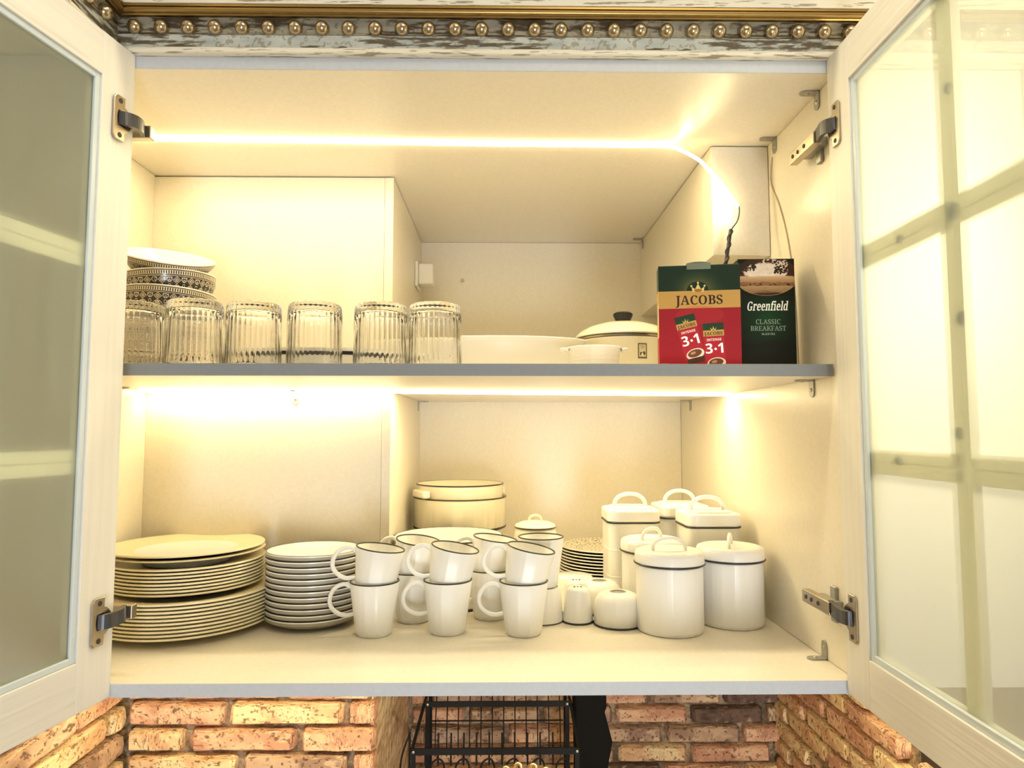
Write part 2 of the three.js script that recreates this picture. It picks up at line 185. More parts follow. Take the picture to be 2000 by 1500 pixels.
/* ------------------------------------------------------------------ materials */
const std = (o) => new THREE.MeshStandardMaterial(o), phy = (o) => new THREE.MeshPhysicalMaterial(o);
const rgb = (r, g, b) => new THREE.Color().setRGB(r, g, b);
const M = {
  laminate: std({ color: rgb(0.865, 0.805, 0.685), map: T.speck, roughness: 0.3 }),
  edging: std({ color: rgb(0.60, 0.63, 0.69), map: T.speck, roughness: 0.5 }),
  edgingShaded: std({ color: rgb(0.225, 0.24, 0.265), map: T.speck, roughness: 0.5 }),  // shade of the shelf front put into a darker base colour
  paint: std({ color: rgb(0.84, 0.82, 0.78), map: T.grain, bumpMap: T.grainBump, bumpScale: 0.0006, roughness: 0.5 }),
  paintRail: std({ color: rgb(0.84, 0.82, 0.78), map: T.grain.clone(), bumpMap: T.grainBump.clone(), bumpScale: 0.0006, roughness: 0.5 }),
  glazing: std({ color: rgb(0.62, 0.70, 0.76), roughness: 0.35 }),
  frosted: phy({ color: rgb(0.90, 0.93, 0.82), roughness: 0.76, transmission: 0.95, thickness: 0, ior: 1.45, side: THREE.DoubleSide }),
  steel: std({ color: rgb(0.50, 0.43, 0.33), metalness: 1, roughness: 0.28 }),
  darkSteel: std({ color: rgb(0.10, 0.10, 0.11), metalness: 0.7, roughness: 0.35 }),
  zinc: std({ color: rgb(0.40, 0.40, 0.37), metalness: 0.7, roughness: 0.45 }),
  hole: std({ color: rgb(0.05, 0.045, 0.04), roughness: 0.8 }),
  glue: std({ color: rgb(0.20, 0.24, 0.26), roughness: 0.7 }),
  muntin: std({ color: rgb(0.77, 0.77, 0.72), map: T.grain, roughness: 0.5 }),
  wear: std({ color: rgb(0.88, 0.88, 0.86), map: T.wear, bumpMap: T.wear, bumpScale: 0.0008, roughness: 0.7 }),
  wearDark: std({ color: rgb(0.60, 0.53, 0.43), map: T.wear, bumpMap: T.wear, bumpScale: 0.0008, roughness: 0.7 }),
  wearLight: std({ color: rgb(0.96, 0.95, 0.92), map: T.wearLight, bumpMap: T.wearLight, bumpScale: 0.0005, roughness: 0.6 }),
  gold: std({ color: rgb(0.33, 0.22, 0.08), metalness: 1, roughness: 0.36 }),
  pearl: std({ color: rgb(0.50, 0.41, 0.28), metalness: 0.95, roughness: 0.2 }),
  goldWire: std({ color: rgb(0.92, 0.74, 0.38), metalness: 1, roughness: 0.3 }),
  enamel: phy({ color: rgb(0.88, 0.87, 0.84), roughness: 0.36, clearcoat: 0.1, clearcoatRoughness: 0.1 }),
  china: phy({ color: rgb(0.88, 0.87, 0.85), roughness: 0.3, clearcoat: 0.4, clearcoatRoughness: 0.12 }),
  ivory: phy({ color: rgb(0.90, 0.80, 0.54), roughness: 0.3, clearcoat: 0.4, clearcoatRoughness: 0.15 }),
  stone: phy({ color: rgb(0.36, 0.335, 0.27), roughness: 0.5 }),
  rim: std({ color: rgb(0.02, 0.018, 0.016), roughness: 0.3 }),
  brownRim: std({ color: rgb(0.10, 0.065, 0.03), roughness: 0.4 }),
  cream: phy({ color: rgb(0.88, 0.82, 0.66), roughness: 0.28, clearcoat: 0.5, clearcoatRoughness: 0.1 }),
  black: std({ color: rgb(0.015, 0.014, 0.014), roughness: 0.5 }),
  blackMetal: phy({ color: rgb(0.008, 0.008, 0.009), roughness: 0.55, specularIntensity: 0.35 }),
  cloth: phy({ color: rgb(0.008, 0.008, 0.009), roughness: 0.95, specularIntensity: 0.2 }),
  glass: phy({ color: rgb(1, 1, 1), roughness: 0.0, transmission: 1, thickness: 0.01, ior: 1.48, attenuationColor: rgb(0.97, 0.98, 0.95), attenuationDistance: 0.2 }),
  plastic: std({ color: rgb(0.86, 0.85, 0.84), roughness: 0.35 }),
  cable: std({ color: rgb(0.60, 0.50, 0.38), roughness: 0.6 }),
  led: std({ color: rgb(0.9, 0.85, 0.7), emissive: LED_COLOR, emissiveIntensity: LED.glow, roughness: 0.4 }),
  ledBase: std({ color: rgb(0.9, 0.8, 0.5), roughness: 0.5 }),
  bowl: phy({ color: rgb(0.95, 0.93, 0.88), map: T.bowl, roughness: 0.3, clearcoat: 0.4, clearcoatRoughness: 0.1 }),
  plate: phy({ color: rgb(0.95, 0.92, 0.85), map: T.plate, roughness: 0.35 }),
  board: std({ color: rgb(0.5, 0.44, 0.35), roughness: 0.8 }),
  coffee: phy({ map: T.coffee, roughness: 0.5, specularIntensity: 0.5 }),
  coffeeSide: std({ map: T.coffeeSide, roughness: 0.5 }),
  cartonTop: std({ color: rgb(0.05, 0.11, 0.06), roughness: 0.5 }),
  tape: phy({ color: rgb(0.17, 0.20, 0.15), roughness: 0.25, clearcoat: 0.4 }),
  tea: phy({ map: T.tea, roughness: 0.28, specularIntensity: 0.45 }),
  teaSide: phy({ color: rgb(0.012, 0.02, 0.014), roughness: 0.35, specularIntensity: 0.5 }),
  sticker: std({ map: T.sticker, roughness: 0.5 }),
  brick: T.brick.map((m) => std({ map: m, bumpMap: T.brickBump, bumpScale: 0.004, roughness: 0.95 })),
  mortar: std({ map: T.mortar, bumpMap: T.mortarBump, bumpScale: 0.006, roughness: 1 }),
  stucco: std({ color: rgb(1, 0.97, 0.9), map: T.stucco, bumpMap: T.mortarBump, bumpScale: 0.008, roughness: 1 }),
  wallPaint: std({ color: rgb(0.80, 0.77, 0.70), map: T.speck, roughness: 0.9 }),
  oliveWall: std({ color: rgb(0.40, 0.385, 0.29), map: T.speck, roughness: 0.9 }),
  darkWall: std({ color: rgb(0.045, 0.032, 0.028), roughness: 0.8 }),
  floorWood: std({ color: rgb(0.36, 0.24, 0.14), map: T.grain, roughness: 0.5 }),
  worktop: std({ color: rgb(0.42, 0.30, 0.20), map: T.grain, roughness: 0.5 }),
  lampGlow: std({ color: rgb(0.9, 0.9, 0.9), emissive: WARM, emissiveIntensity: ROOM.panel, roughness: 0.6 }),
  diffuserGlow: std({ color: rgb(0.9, 0.9, 0.85), emissive: WARM, emissiveIntensity: 3, roughness: 0.6 }),
  dayGlow: std({ color: rgb(0.9, 0.92, 0.95), emissive: DAY, emissiveIntensity: ROOM.window, roughness: 0.6 }),
};
M.paintRail.map.rotation = M.paintRail.bumpMap.rotation = Math.PI / 2;

/* ------------------------------------------------------------------ measures of the cabinet (metres; z = 0 is the cabinet front, y = 0 the bottom board) */
const XL = -0.6998, XR = 0.5076, YT = 0.8707, YS = 0.4433, TH = 0.018, ZS = -0.0316, ZB = -0.9023, ZP = -0.4155, XD = -0.2084;
const FLOOR = -1.45, CEIL = 1.75, COUNTER = -0.68;

/* ------------------------------------------------------------------ the room */
structure('floor', box(-0.9, 2.8, FLOOR - 0.05, FLOOR, -1.1, 3.6, 0), M.floorWood);
structure('ceiling', box(-0.9, 2.8, CEIL, CEIL + 0.05, -1.1, 3.6, 0), M.wallPaint);
structure('wall_front', merge([box(-0.9, 0.02, FLOOR, CEIL, 3.4, 3.5, 0), box(0.72, 2.8, FLOOR, CEIL, 3.4, 3.5, 0), box(0.02, 0.72, -0.1, CEIL, 3.4, 3.5, 0), box(0.02, 0.72, FLOOR, -1.4, 3.4, 3.5, 0)]), M.wallPaint);
structure('wall_side', box(2.6, 2.7, FLOOR, CEIL, 0.4, 3.4, 0), M.wallPaint);
structure('wall_return', box(0.8, 2.7, FLOOR, CEIL, 0.3, 0.4, 0), M.wallPaint);

// bricks: four hewn shapes, four tones, shared by all the walls
const brickShapes = [0, 1, 2, 3].map((k) => {
  const g = new THREE.BoxGeometry(1, 1, 1, 8, 4, 1), p = g.attributes.position, c = new Map(), near = (v, a, b) => (Math.abs(Math.abs(v) - a) < 0.01 ? Math.sign(v) * b : v);
  for (let i = 0; i < p.count; i++) {
    const x = p.getX(i), y = p.getY(i), z = p.getZ(i), key = [x, y, z].map((a) => a.toFixed(3)).join();
    if (!c.has(key)) {
      const ex = Math.abs(x) > 0.49, ey = Math.abs(y) > 0.49; let X = near(x, 0.375, 0.455), Y = near(y, 0.25, 0.37), Z = z;
      if (ex && ey) { X -= Math.sign(x) * rr(0.012, 0.035); Y -= Math.sign(y) * rr(0.05, 0.15); } else if (ey) Y -= Math.sign(y) * rr(0, 0.075); else if (ex) X -= Math.sign(x) * rr(0, 0.014);
      if (z > 0) Z -= ex || ey ? rr(0.14, 0.34) : rr(0, 0.11);
      c.set(key, [X, Y, Z]);
    }
    p.setXYZ(i, ...c.get(key));
  }
  const m = toCreasedNormals(g, 0.75), uv = m.attributes.uv; for (let i = 0; i < uv.count; i++) uv.setXY(i, uv.getX(i) * 0.21 + k * 0.06, uv.getY(i) * 0.05 + k * 0.03);
  return m;
});
const tones = [0, 0, 1, 0, 1, 2, 0, 1, 1, 2];
// wall in its own plane: along, up, out; at(a, y, o) gives the place, turn the way bricks face
function layBricks(parent, from, to, bottom, top, at, turn, opt = {}) {
  const pitch = opt.pitch ?? 0.0505, len = opt.len ?? 0.215, joint = 0.0125; let row = 0;
  for (let y = top - pitch / 2; y > bottom; y -= pitch, row++) {
    let a = from - (row % 2 ? len * 0.48 : 0.0) - (opt.shift ?? 0);
    while (a < to - 0.02) {
      const L = len * rr(0.92, 1.08); let s = Math.max(a, from), e = Math.min(a + L, to); if (opt.ragged && a + L > opt.ragged(row)) { if (a > opt.ragged(row) - 0.05) break; e = Math.min(e, a + L * 0.92); }
      if (e - s > 0.03) {
        const hgt = pitch - 0.0085 * rr(0.7, 1.3), cut = Math.max(0, y + hgt / 2 - (opt.limit ?? 9));
        const dark = rnd() < (opt.dark ?? 0.05), tone = dark ? 3 : tones[Math.floor(rnd() * 10) + 0] + (opt.browner && rnd() < 0.5 ? 1 : 0);
        const b = part('brick', brickShapes[Math.floor(rnd() * 4)], M.brick[Math.min(tone, 3)], parent); const d = 0.04 * rr(0.88, 1.12);
        b.scale.set(e - s - joint * rr(0.8, 1.2), hgt - cut, d); b.position.set(...at((s + e) / 2, y - cut / 2 + rr(-0.0012, 0.0012), d * 0.24)); b.rotation.set(0, turn, rr(-0.012, 0.012));
        if (rnd() < 0.5) b.rotateZ(Math.PI);
      }
      a += L;
    }
  }
}
const wl = structure('wall_left'); part('mortar_bed', box(-0.85, -0.748, FLOOR, -0.021, -0.445, 3.4, 0), M.mortar, wl);
part('upper_plaster', box(-0.85, -0.744, -0.02, CEIL, -0.445, 3.4, 0), M.oliveWall, wl, 'olive grey plaster');
layBricks(wl, -0.425, 0.5, COUNTER, -0.035, (a, y, o) => [-0.748 + o, y, a], Math.PI / 2, { shift: 0.06, dark: 0.12 });
const wp = structure('wall_pillar'); part('mortar_bed', box(-0.85, -0.2455, FLOOR, CEIL, -1.05, -0.443, 0.004), M.mortar, wp); part('side_plaster', box(-0.2455, -0.2415, FLOOR, -0.02, -0.985, -0.445, 0.0015), M.stucco, wp, 'rough beige plaster');
const courses = [[[-0.722, -0.616], [-0.616, -0.412], [-0.412, -0.236]], [[-0.722, -0.524], [-0.524, -0.289], [-0.289, -0.226]], [[-0.722, -0.601], [-0.601, -0.383], [-0.383, -0.226]], [[-0.722, -0.498], [-0.498, -0.281], [-0.281, -0.226]]];
for (let row = 0; -0.0117 - row * 0.0497 > COUNTER; row++) for (const [a, e] of courses[(row + 1) % 4]) layBricks(wp, a, e, -0.02 - row * 0.0497, 0.0131 - row * 0.0497, (q, y, o) => [q, y, -0.443 + o], 0, { len: 0.3, dark: 0.0, pitch: 0.0497, limit: -0.0195 });
const wb = structure('wall_back'); part('mortar_bed', box(-0.245, 0.9, FLOOR, CEIL, -1.1, -0.99, 0), M.mortar, wb);
layBricks(wb, -0.24, 0.79, COUNTER, -0.1, (a, y, o) => [a, y, -0.99 + o], 0, { shift: 0.05, dark: 0.0, browner: true, pitch: 0.052 });
const wr = structure('wall_right'); part('mortar_bed', box(0.803, 0.9, FLOOR, -0.01, -1.0, -0.36, 0.003), M.mortar, wr);
part('dark_paint', box(0.81, 0.9, FLOOR, -0.01, -0.37, 0.4, 0), M.darkWall, wr); part('upper_plaster', box(0.803, 0.9, -0.01, CEIL, -1.0, 0.4, 0), M.wallPaint, wr);
const rag = [-0.39, -0.42, -0.34, -0.47, -0.36, -0.40, -0.33, -0.44, -0.36, -0.4, -0.35, -0.42];
layBricks(wr, -0.985, -0.3, COUNTER, -0.04, (a, y, o) => [0.803 - o, y, a], -Math.PI / 2, { shift: 0.02, ragged: (r) => rag[r % 12], browner: false });
for (const [z, y] of [[-0.285, -0.292], [-0.20, -0.345], [-0.26, -0.41]]) { const b = part('brick', brickShapes[1], M.brick[2], wr); b.scale.set(0.13, 0.04, 0.03); b.position.set(0.806, y, z); b.rotation.y = -Math.PI / 2; }

/* ------------------------------------------------------------------ room lamps, with one fill lamp added */
const cp = thing('ceiling_light', 'flat white ceiling light panel over the kitchen floor', 'lamp', [0.5, CEIL, 1.25]);
part('frame', merge([box(-0.42, 0.42, -0.03, 0, -0.42, -0.4, 0.002), box(-0.42, 0.42, -0.03, 0, 0.4, 0.42, 0.002), box(-0.42, -0.4, -0.03, 0, -0.4, 0.4, 0.002), box(0.4, 0.42, -0.03, 0, -0.4, 0.4, 0.002)]), M.plastic, cp);
part('diffuser', box(-0.4, 0.4, -0.024, -0.004, -0.4, 0.4, 0.002), M.lampGlow, cp);
areaLight('ceiling_light_lamp', 0.8, 0.8, WARM, ROOM.panel, [0.5, CEIL - 0.028, 1.25], [0.5, FLOOR, 1.25]);
const wn = structure('window_1'); const gx0 = 0.02, gx1 = 0.72, gy0 = -1.4, gy1 = -0.1;
part('frame', merge([box(gx0, gx0 + 0.06, gy0, gy1, 3.39, 3.46, 0.004), box(gx1 - 0.06, gx1, gy0, gy1, 3.39, 3.46, 0.004), box(gx0 + 0.06, gx1 - 0.06, gy1 - 0.06, gy1, 3.39, 3.46, 0.004), box(gx0 + 0.06, gx1 - 0.06, gy0, gy0 + 0.06, 3.39, 3.46, 0.004)]), M.plastic, wn);
part('pane', box(gx0 + 0.06, gx1 - 0.06, gy0 + 0.06, gy1 - 0.06, 3.43, 3.44, 0), M.dayGlow, wn);
areaLight('window_daylight', gx1 - gx0 - 0.12, gy1 - gy0 - 0.12, DAY, ROOM.window, [0.37, (gy0 + gy1) / 2, 3.42], [0.37, (gy0 + gy1) / 2, 0]);
const cl = thing('ceiling_light', 'narrow linear ceiling light in front of the wall cabinet', 'lamp', [0, CEIL, 0.26]);
part('housing', merge([box(-0.41, 0.41, -0.012, 0, -0.05, -0.041, 0.001), box(-0.41, 0.41, -0.012, 0, 0.041, 0.05, 0.001), box(-0.41, -0.401, -0.012, 0, -0.041, 0.041, 0.001), box(0.401, 0.41, -0.012, 0, -0.041, 0.041, 0.001)]), M.plastic, cl);
part('diffuser', box(-0.4, 0.4, -0.009, -0.002, -0.04, 0.04, 0.001), M.diffuserGlow, cl);
areaLight('ceiling_light_lamp', 0.8, 0.08, WARM, ROOM.linear, [0, CEIL - 0.014, 0.26], [0, FLOOR, 0.26]);
const ws = thing('added_fill_lamp', 'added fill lamp out of view, brightening the glass of the right door', 'lamp', [0.803, 0.55, 0.33]);  // unseen lamp, added to brighten what shows through the right door glass
part('back_plate', box(-0.012, 0, -0.06, 0.06, -0.04, 0.04, 0.003), M.plastic, ws); { const h = group('shade', ws); h.position.set(-0.04, 0, 0); h.rotation.y = R(-90 - 50); part('housing', box(-0.06, 0.06, -0.09, 0.09, -0.02, -0.004, 0.003), M.plastic, h); part('diffuser', box(-0.055, 0.055, -0.085, 0.085, -0.004, 0.002, 0.002), M.diffuserGlow, h); }
{ const p = V(0.803 - 0.04 + Math.sin(R(-140)) * 0.006, 0.55, 0.33 + Math.cos(R(-140)) * 0.006); areaLight('added_fill_lamp_light', 0.11, 0.17, WARM, ROOM.fillLamp, p.toArray(), [p.x + Math.sin(R(-140)), 0.55, p.z + Math.cos(R(-140))]); }

/* ------------------------------------------------------------------ the cabinet */
const cab = thing('wall_cabinet', 'cream wall cabinet with two open frosted glass doors over a brick wall', 'cabinet');
const outline = (f, g = 0) => [[XL - 0.018 + g, f], [XR + 0.018 - g, f], [XR + 0.018 - g, ZB - 0.018 + g], [XD - 0.018 + g, ZB - 0.018 + g], [XD - 0.018 + g, ZP - 0.018 + g], [XL - 0.018 + g, ZP - 0.018 + g]];
part('bottom_panel', flat(outline(-0.001), -TH, 0), M.laminate, cab); part('top_panel', flat(outline(-0.001), YT, YT + TH), M.laminate, cab);
part('edge_band', box(XL - 0.018, XR + 0.018, -TH, 0, -0.0012, 0.0004, 0.0003), M.edging, cab, 'grey front edge of the bottom board');
part('edge_band', box(XL - 0.018, XR + 0.018, YT, YT + TH, -0.0012, 0.0004, 0.0003), M.edging, cab, 'grey front edge of the top board');
part('side_panel', box(XL - 0.018, XL, 0.0004, YT - 0.0004, ZP, -0.001), M.laminate, cab); part('side_panel', box(XR, XR + 0.018, 0.0004, YT - 0.0004, ZB, -0.001), M.laminate, cab);
part('back_panel', box(XD - 0.018, XR, 0.0004, YT - 0.0004, ZB - 0.018, ZB), M.laminate, cab);
part('pillar_panel', box(XL - 0.001, XD - 0.0185, 0.0006, YT - 0.0022, ZP - 0.018, ZP), M.laminate, cab); part('divider', box(XD - 0.018, XD, 0.0006, YT - 0.0022, ZB, ZP + 0.001), M.laminate, cab);
part('duct_cover', merge([box(0.4014, XR - 0.001, 0.6645, YT - 0.002, ZB, -0.2543)]), M.laminate, cab);
part('filler_panel', box(XL - 0.018, -0.536, 0.0004, YT - 0.0004, -0.018, -0.0005), M.paint, cab); part('filler_panel', merge([box(XR + 0.0185, 0.80, -0.018, YT + TH, -0.04, -0.02), box(XR + 0.0185, 0.80, -0.018, 0, -0.4, -0.04)]), M.paint, cab, 'white filler added as a bright backing behind the right door glass');  // right-hand filler is added, so the right door glass looks bright
part('screw_cap', new THREE.CylinderGeometry(0.0055, 0.006, 0.002, 20).rotateX(Math.PI / 2).translate(-0.0952, 0.7628, ZB + 0.001), M.cable, cab);
const sh = group('shelf', cab); {
  const g = 0.0025, P = [[XL + g, ZS - 0.001], [XR - g, ZS - 0.001], [XR - g, ZB + g], [XD + g, ZB + g], [XD + g, ZP + g], [XL + g, ZP + g]];
  part('board', flat(P, YS - TH, YS), M.laminate, sh); part('edge_band', box(XL + g, XR - g, YS - TH, YS, ZS - 0.0012, ZS + 0.0004, 0.0003), M.edgingShaded, sh, 'front edge of the shelf, its shade put into the darker grey');
}
// angle brackets: two legs with rounded ends, a screw in each
function bracket(p, a, b) {                                       // corner p, leg directions a and b (unit axes)
  const A = V(...a), B = V(...b), C = A.clone().cross(B), m = new THREE.Matrix4().makeBasis(A, B, C).setPosition(...p);
  const s = new THREE.Shape(); s.moveTo(0, -0.0075); s.lineTo(0.02, -0.0075); s.absarc(0.02, 0, 0.0075, -Math.PI / 2, Math.PI / 2); s.lineTo(0, 0.0075); s.closePath();
  const leg = () => { const g = new THREE.ExtrudeGeometry(s, { depth: 0.0016, bevelEnabled: true, bevelSize: 0.0003, bevelThickness: 0.0003, bevelSegments: 1 }); return g; };
  const l1 = leg().rotateX(-Math.PI / 2).translate(0, 0.0005, 0), l2 = leg().rotateX(-Math.PI / 2).rotateZ(Math.PI / 2).translate(0.0021, 0, 0);
  const g = group('corner_bracket', cab), geo = merge([l1, l2]).applyMatrix4(m), scr = merge([new THREE.SphereGeometry(0.0035, 12, 6, 0, 6.3, 0, 1.57).scale(1, 0.5, 1).translate(0.016, 0.0022, 0), new THREE.SphereGeometry(0.0035, 12, 6, 0, 6.3, 0, 1.57).scale(1, 0.5, 1).rotateZ(-Math.PI / 2).translate(0.0022, 0.016, 0)]).applyMatrix4(m);
  part('plate', geo, M.zinc, g); part('screw', scr, M.steel, g);
}
const yu = YS - TH;
for (const [p, a, b] of [[[XR, YT, -0.057], [0, -1, 0], [-1, 0, 0]], [[XR, YT, -0.222], [0, -1, 0], [-1, 0, 0]], [[0.4014, YT, -0.86], [-1, 0, 0], [0, -1, 0]], [[XR, yu, -0.105], [0, -1, 0], [-1, 0, 0]], [[XR, yu, -0.80], [0, -1, 0], [-1, 0, 0]], [[XD, yu, -0.85], [1, 0, 0], [0, -1, 0]], [[XL, yu, -0.30], [1, 0, 0], [0, -1, 0]], [[-0.4, yu, ZP], [0, -1, 0], [0, 0, 1]], [[XR, 0, -0.09], [-1, 0, 0], [0, 1, 0]]]) bracket(p, a, b);

// doors: local x runs from the hinge edge, s = side of the inner face along local z
const DW = 0.505, DY0 = -0.0165, DY1 = 0.889, ST = 0.061, GB = 0.048, GT = 0.829, DT = 0.021;
function door(x, turn, s, label) {
  const d = group('door', cab, label); d.position.set(x, 0, 0.0015); d.rotation.y = turn;
  const bz = (x0, x1, y0, y1, w0, w1, r = 0.0012) => box(x0, x1, y0, y1, Math.min(s * w0, s * w1), Math.max(s * w0, s * w1), r);
  part('stile', bz(0, ST, DY0, DY1, 0, -DT, 0.0009), M.paint, d); part('stile', bz(DW - ST, DW, DY0, DY1, 0, -DT, 0.0009), M.paint, d);
  part('rail', bz(ST, DW - ST, DY0, GB, 0, -DT, 0.0009), M.paintRail, d); part('rail', bz(ST, DW - ST, GT, DY1, 0, -DT, 0.0009), M.paintRail, d);
  const q = 0.0085; part('glazing_strip', merge([bz(ST, ST + q, GB, GT, -0.003, -0.0075), bz(DW - ST - q, DW - ST, GB, GT, -0.003, -0.0075), bz(ST + q, DW - ST - q, GB, GB + q, -0.003, -0.0075), bz(ST + q, DW - ST - q, GT - q, GT, -0.003, -0.0075)]), M.glazing, d, 'blue-grey strip holding the glass');
  const pg = new THREE.PlaneGeometry(DW - 2 * ST, GT - GB).translate(DW / 2, (GT + GB) / 2, s * -0.0085); part('glass_pane', pg, M.frosted, d, 'frosted glass');
  part('outer_lip', merge([bz(ST - 0.001, ST + 0.006, GB, GT, -0.012, -DT), bz(DW - ST - 0.006, DW - ST + 0.001, GB, GT, -0.012, -DT), bz(ST, DW - ST, GB - 0.001, GB + 0.006, -0.012, -DT), bz(ST, DW - ST, GT - 0.006, GT + 0.001, -0.012, -DT)]), M.paint, d);
  const bar = (L) => { const h = 0.0155, z0 = -0.0125, z1 = -DT + 0.001, sp = new THREE.Shape([[-h, z0], [-0.0014, z0], [0, z0 - 0.002], [0.0014, z0], [h, z0], [h, z1 + 0.003], [h - 0.003, z1], [-h + 0.003, z1], [-h, z1 + 0.003]].map(([a, b]) => new THREE.Vector2(a, b * s))); return new THREE.ExtrudeGeometry(sp, { depth: L, bevelEnabled: false }); };
  const vg = bar(GT - GB - 0.012); vg.applyMatrix4(new THREE.Matrix4().makeBasis(V(1, 0, 0), V(0, 0, 1), V(0, -1, 0))); vg.translate(DW / 2, GT - 0.006, 0); part('muntin', boxUV(vg), M.muntin, d);
  for (const y of [0.577, 0.3045]) { const hg = bar(DW - 2 * ST - 0.012); hg.applyMatrix4(new THREE.Matrix4().makeBasis(V(0, 1, 0), V(0, 0, 1), V(1, 0, 0))); hg.translate(ST + 0.006, y, 0); part('muntin', boxUV(hg), M.muntin, d); }
  return d;
}
const dR = door(0.494, R(-90) - 0.0243, 1, 'right door, glass bright with an added lamp and panel behind it'), dL = door(-0.5162, R(-90) - 0.1639, -1, 'left door, glass dark with the wall close behind it');
for (const [u, y, r, q] of [[0.2525, 0.5785, 0.0095, 1], [0.150, 0.578, 0.006, 1], [0.2525, 0.715, 0.005, 1.3], [0.258, 0.463, 0.007, 1], [0.246, 0.342, 0.005, 1.3], [0.129, 0.308, 0.009, 0.5]]) part('glue_spot', new THREE.CylinderGeometry(r, r, 0.0014, 18).rotateX(Math.PI / 2).scale(1, q, 1).translate(u, y, -0.0118), M.glue, dR);

// concealed hinges
function hinge(d, s, y, u0) {                                     // cup side, on the door
  const plate = new THREE.Shape(); plate.moveTo(-0.009, -0.031); plate.lineTo(0.007, -0.031); plate.lineTo(0.0105, -0.026); plate.lineTo(0.0105, 0.026); plate.lineTo(0.007, 0.031); plate.lineTo(-0.009, 0.031);
  plate.lineTo(-0.009, 0.018); plate.absarc(-0.004, 0, 0.019, Math.PI / 2 + 0.3, -Math.PI / 2 - 0.3 + 2 * Math.PI, false); plate.lineTo(-0.009, -0.031);
  const hole = new THREE.Path(); hole.moveTo(-0.010, -0.011); hole.lineTo(0.003, -0.011); hole.quadraticCurveTo(0.0075, 0, 0.003, 0.011); hole.lineTo(-0.010, 0.011); hole.closePath(); plate.holes.push(hole);
  const g = new THREE.ExtrudeGeometry(plate, { depth: 0.002, bevelEnabled: true, bevelSize: 0.0006, bevelThickness: 0.0006, bevelSegments: 1, curveSegments: 16 }); if (s < 0) g.translate(0, 0, -0.0032);
  const h = new THREE.Mesh(g, M.steel); h.name = 'hinge_cup'; h.castShadow = h.receiveShadow = true; h.position.set(u0, y, s * 0.0007); d.add(h);
  const cup = new THREE.Mesh(box(-0.0105, 0.0065, -0.0115, 0.0115, s > 0 ? -0.0005 : -0.0006, s > 0 ? 0.0006 : 0.0005, 0.0004), M.hole); cup.name = 'cup_recess'; cup.position.copy(h.position); d.add(cup);
  for (const k of [-1, 1]) { const sc = new THREE.Mesh(new THREE.CylinderGeometry(0.0032, 0.0036, 0.0012, 14).rotateX(Math.PI / 2), M.hole); sc.name = 'screw'; sc.position.set(u0 - 0.0005, y + k * 0.0245, s > 0 ? 0.0035 : -0.0044); d.add(sc); }
}
function arm(pts, w) {                                            // dark steel arm: a strip bent along pts, w tall
  const c = new THREE.CatmullRomCurve3(pts.map((p) => V(...p))), n = 14, sh2 = []; const P = c.getPoints(n);
  for (let i = 0; i < n; i++) { const a = P[i], b = P[i + 1], g = new THREE.BoxGeometry(a.distanceTo(b) + 0.001, w, 0.006); const q = new THREE.Quaternion().setFromUnitVectors(V(1, 0, 0), b.clone().sub(a).normalize()); g.applyQuaternion(q); const m = a.clone().add(b).multiplyScalar(0.5); g.translate(m.x, m.y, m.z); sh2.push(g.toNonIndexed()); }
  return merge(sh2);
}
for (const y of [0.781, 0.0915]) {
  hinge(dR, 1, y, 0.0265); hinge(dL, -1, y, 0.0315);
  const hr = group('hinge', cab); const dz = y > 0.4 ? 1 : -1;
  part('hinge_arm', arm([[0.4925, y, 0.026], [0.486, y, 0.024], [0.481, y + 0.001, 0.012], [0.484, y + 0.0015, -0.006], [0.488, y + 0.002, -0.026]], 0.019), M.darkSteel, hr, 'dark steel arm');
  part('hinge_body', box(0.4805, 0.4935, y - 0.0085, y + 0.0105, -0.104, -0.018, 0.0015), M.steel, hr); part('mount_plate', merge([box(0.494, XR - 0.0003, y - 0.006, y + 0.008, -0.085, -0.03, 0.001), box(0.502, XR - 0.0003, y - 0.026, y + 0.026, -0.058, -0.042, 0.002)]), M.zinc, hr);
  part('screw', merge([-0.05, -0.072, -0.09].map((z) => new THREE.CylinderGeometry(0.0032, 0.0032, 0.0012, 12).rotateZ(Math.PI / 2).translate(0.4801, y + 0.001, z))), M.hole, hr);
  const hl = group('hinge', cab);
  part('hinge_arm', arm([[-0.5185, y, 0.031], [-0.511, y, 0.029], [-0.504, y + 0.001, 0.016], [-0.504, y + 0.0015, 0.002], [-0.509, y + 0.002, -0.012]], 0.019), M.darkSteel, hl, 'dark steel arm');
  part('hinge_body', box(-0.575, -0.4985, y - 0.0085, y + 0.0105, -0.026, -0.0125, 0.0015), M.steel, hl); part('mount_plate', box(-0.6, -0.54, y - 0.022, y + 0.022, -0.0255, -0.0185, 0.001), M.zinc, hl);
}

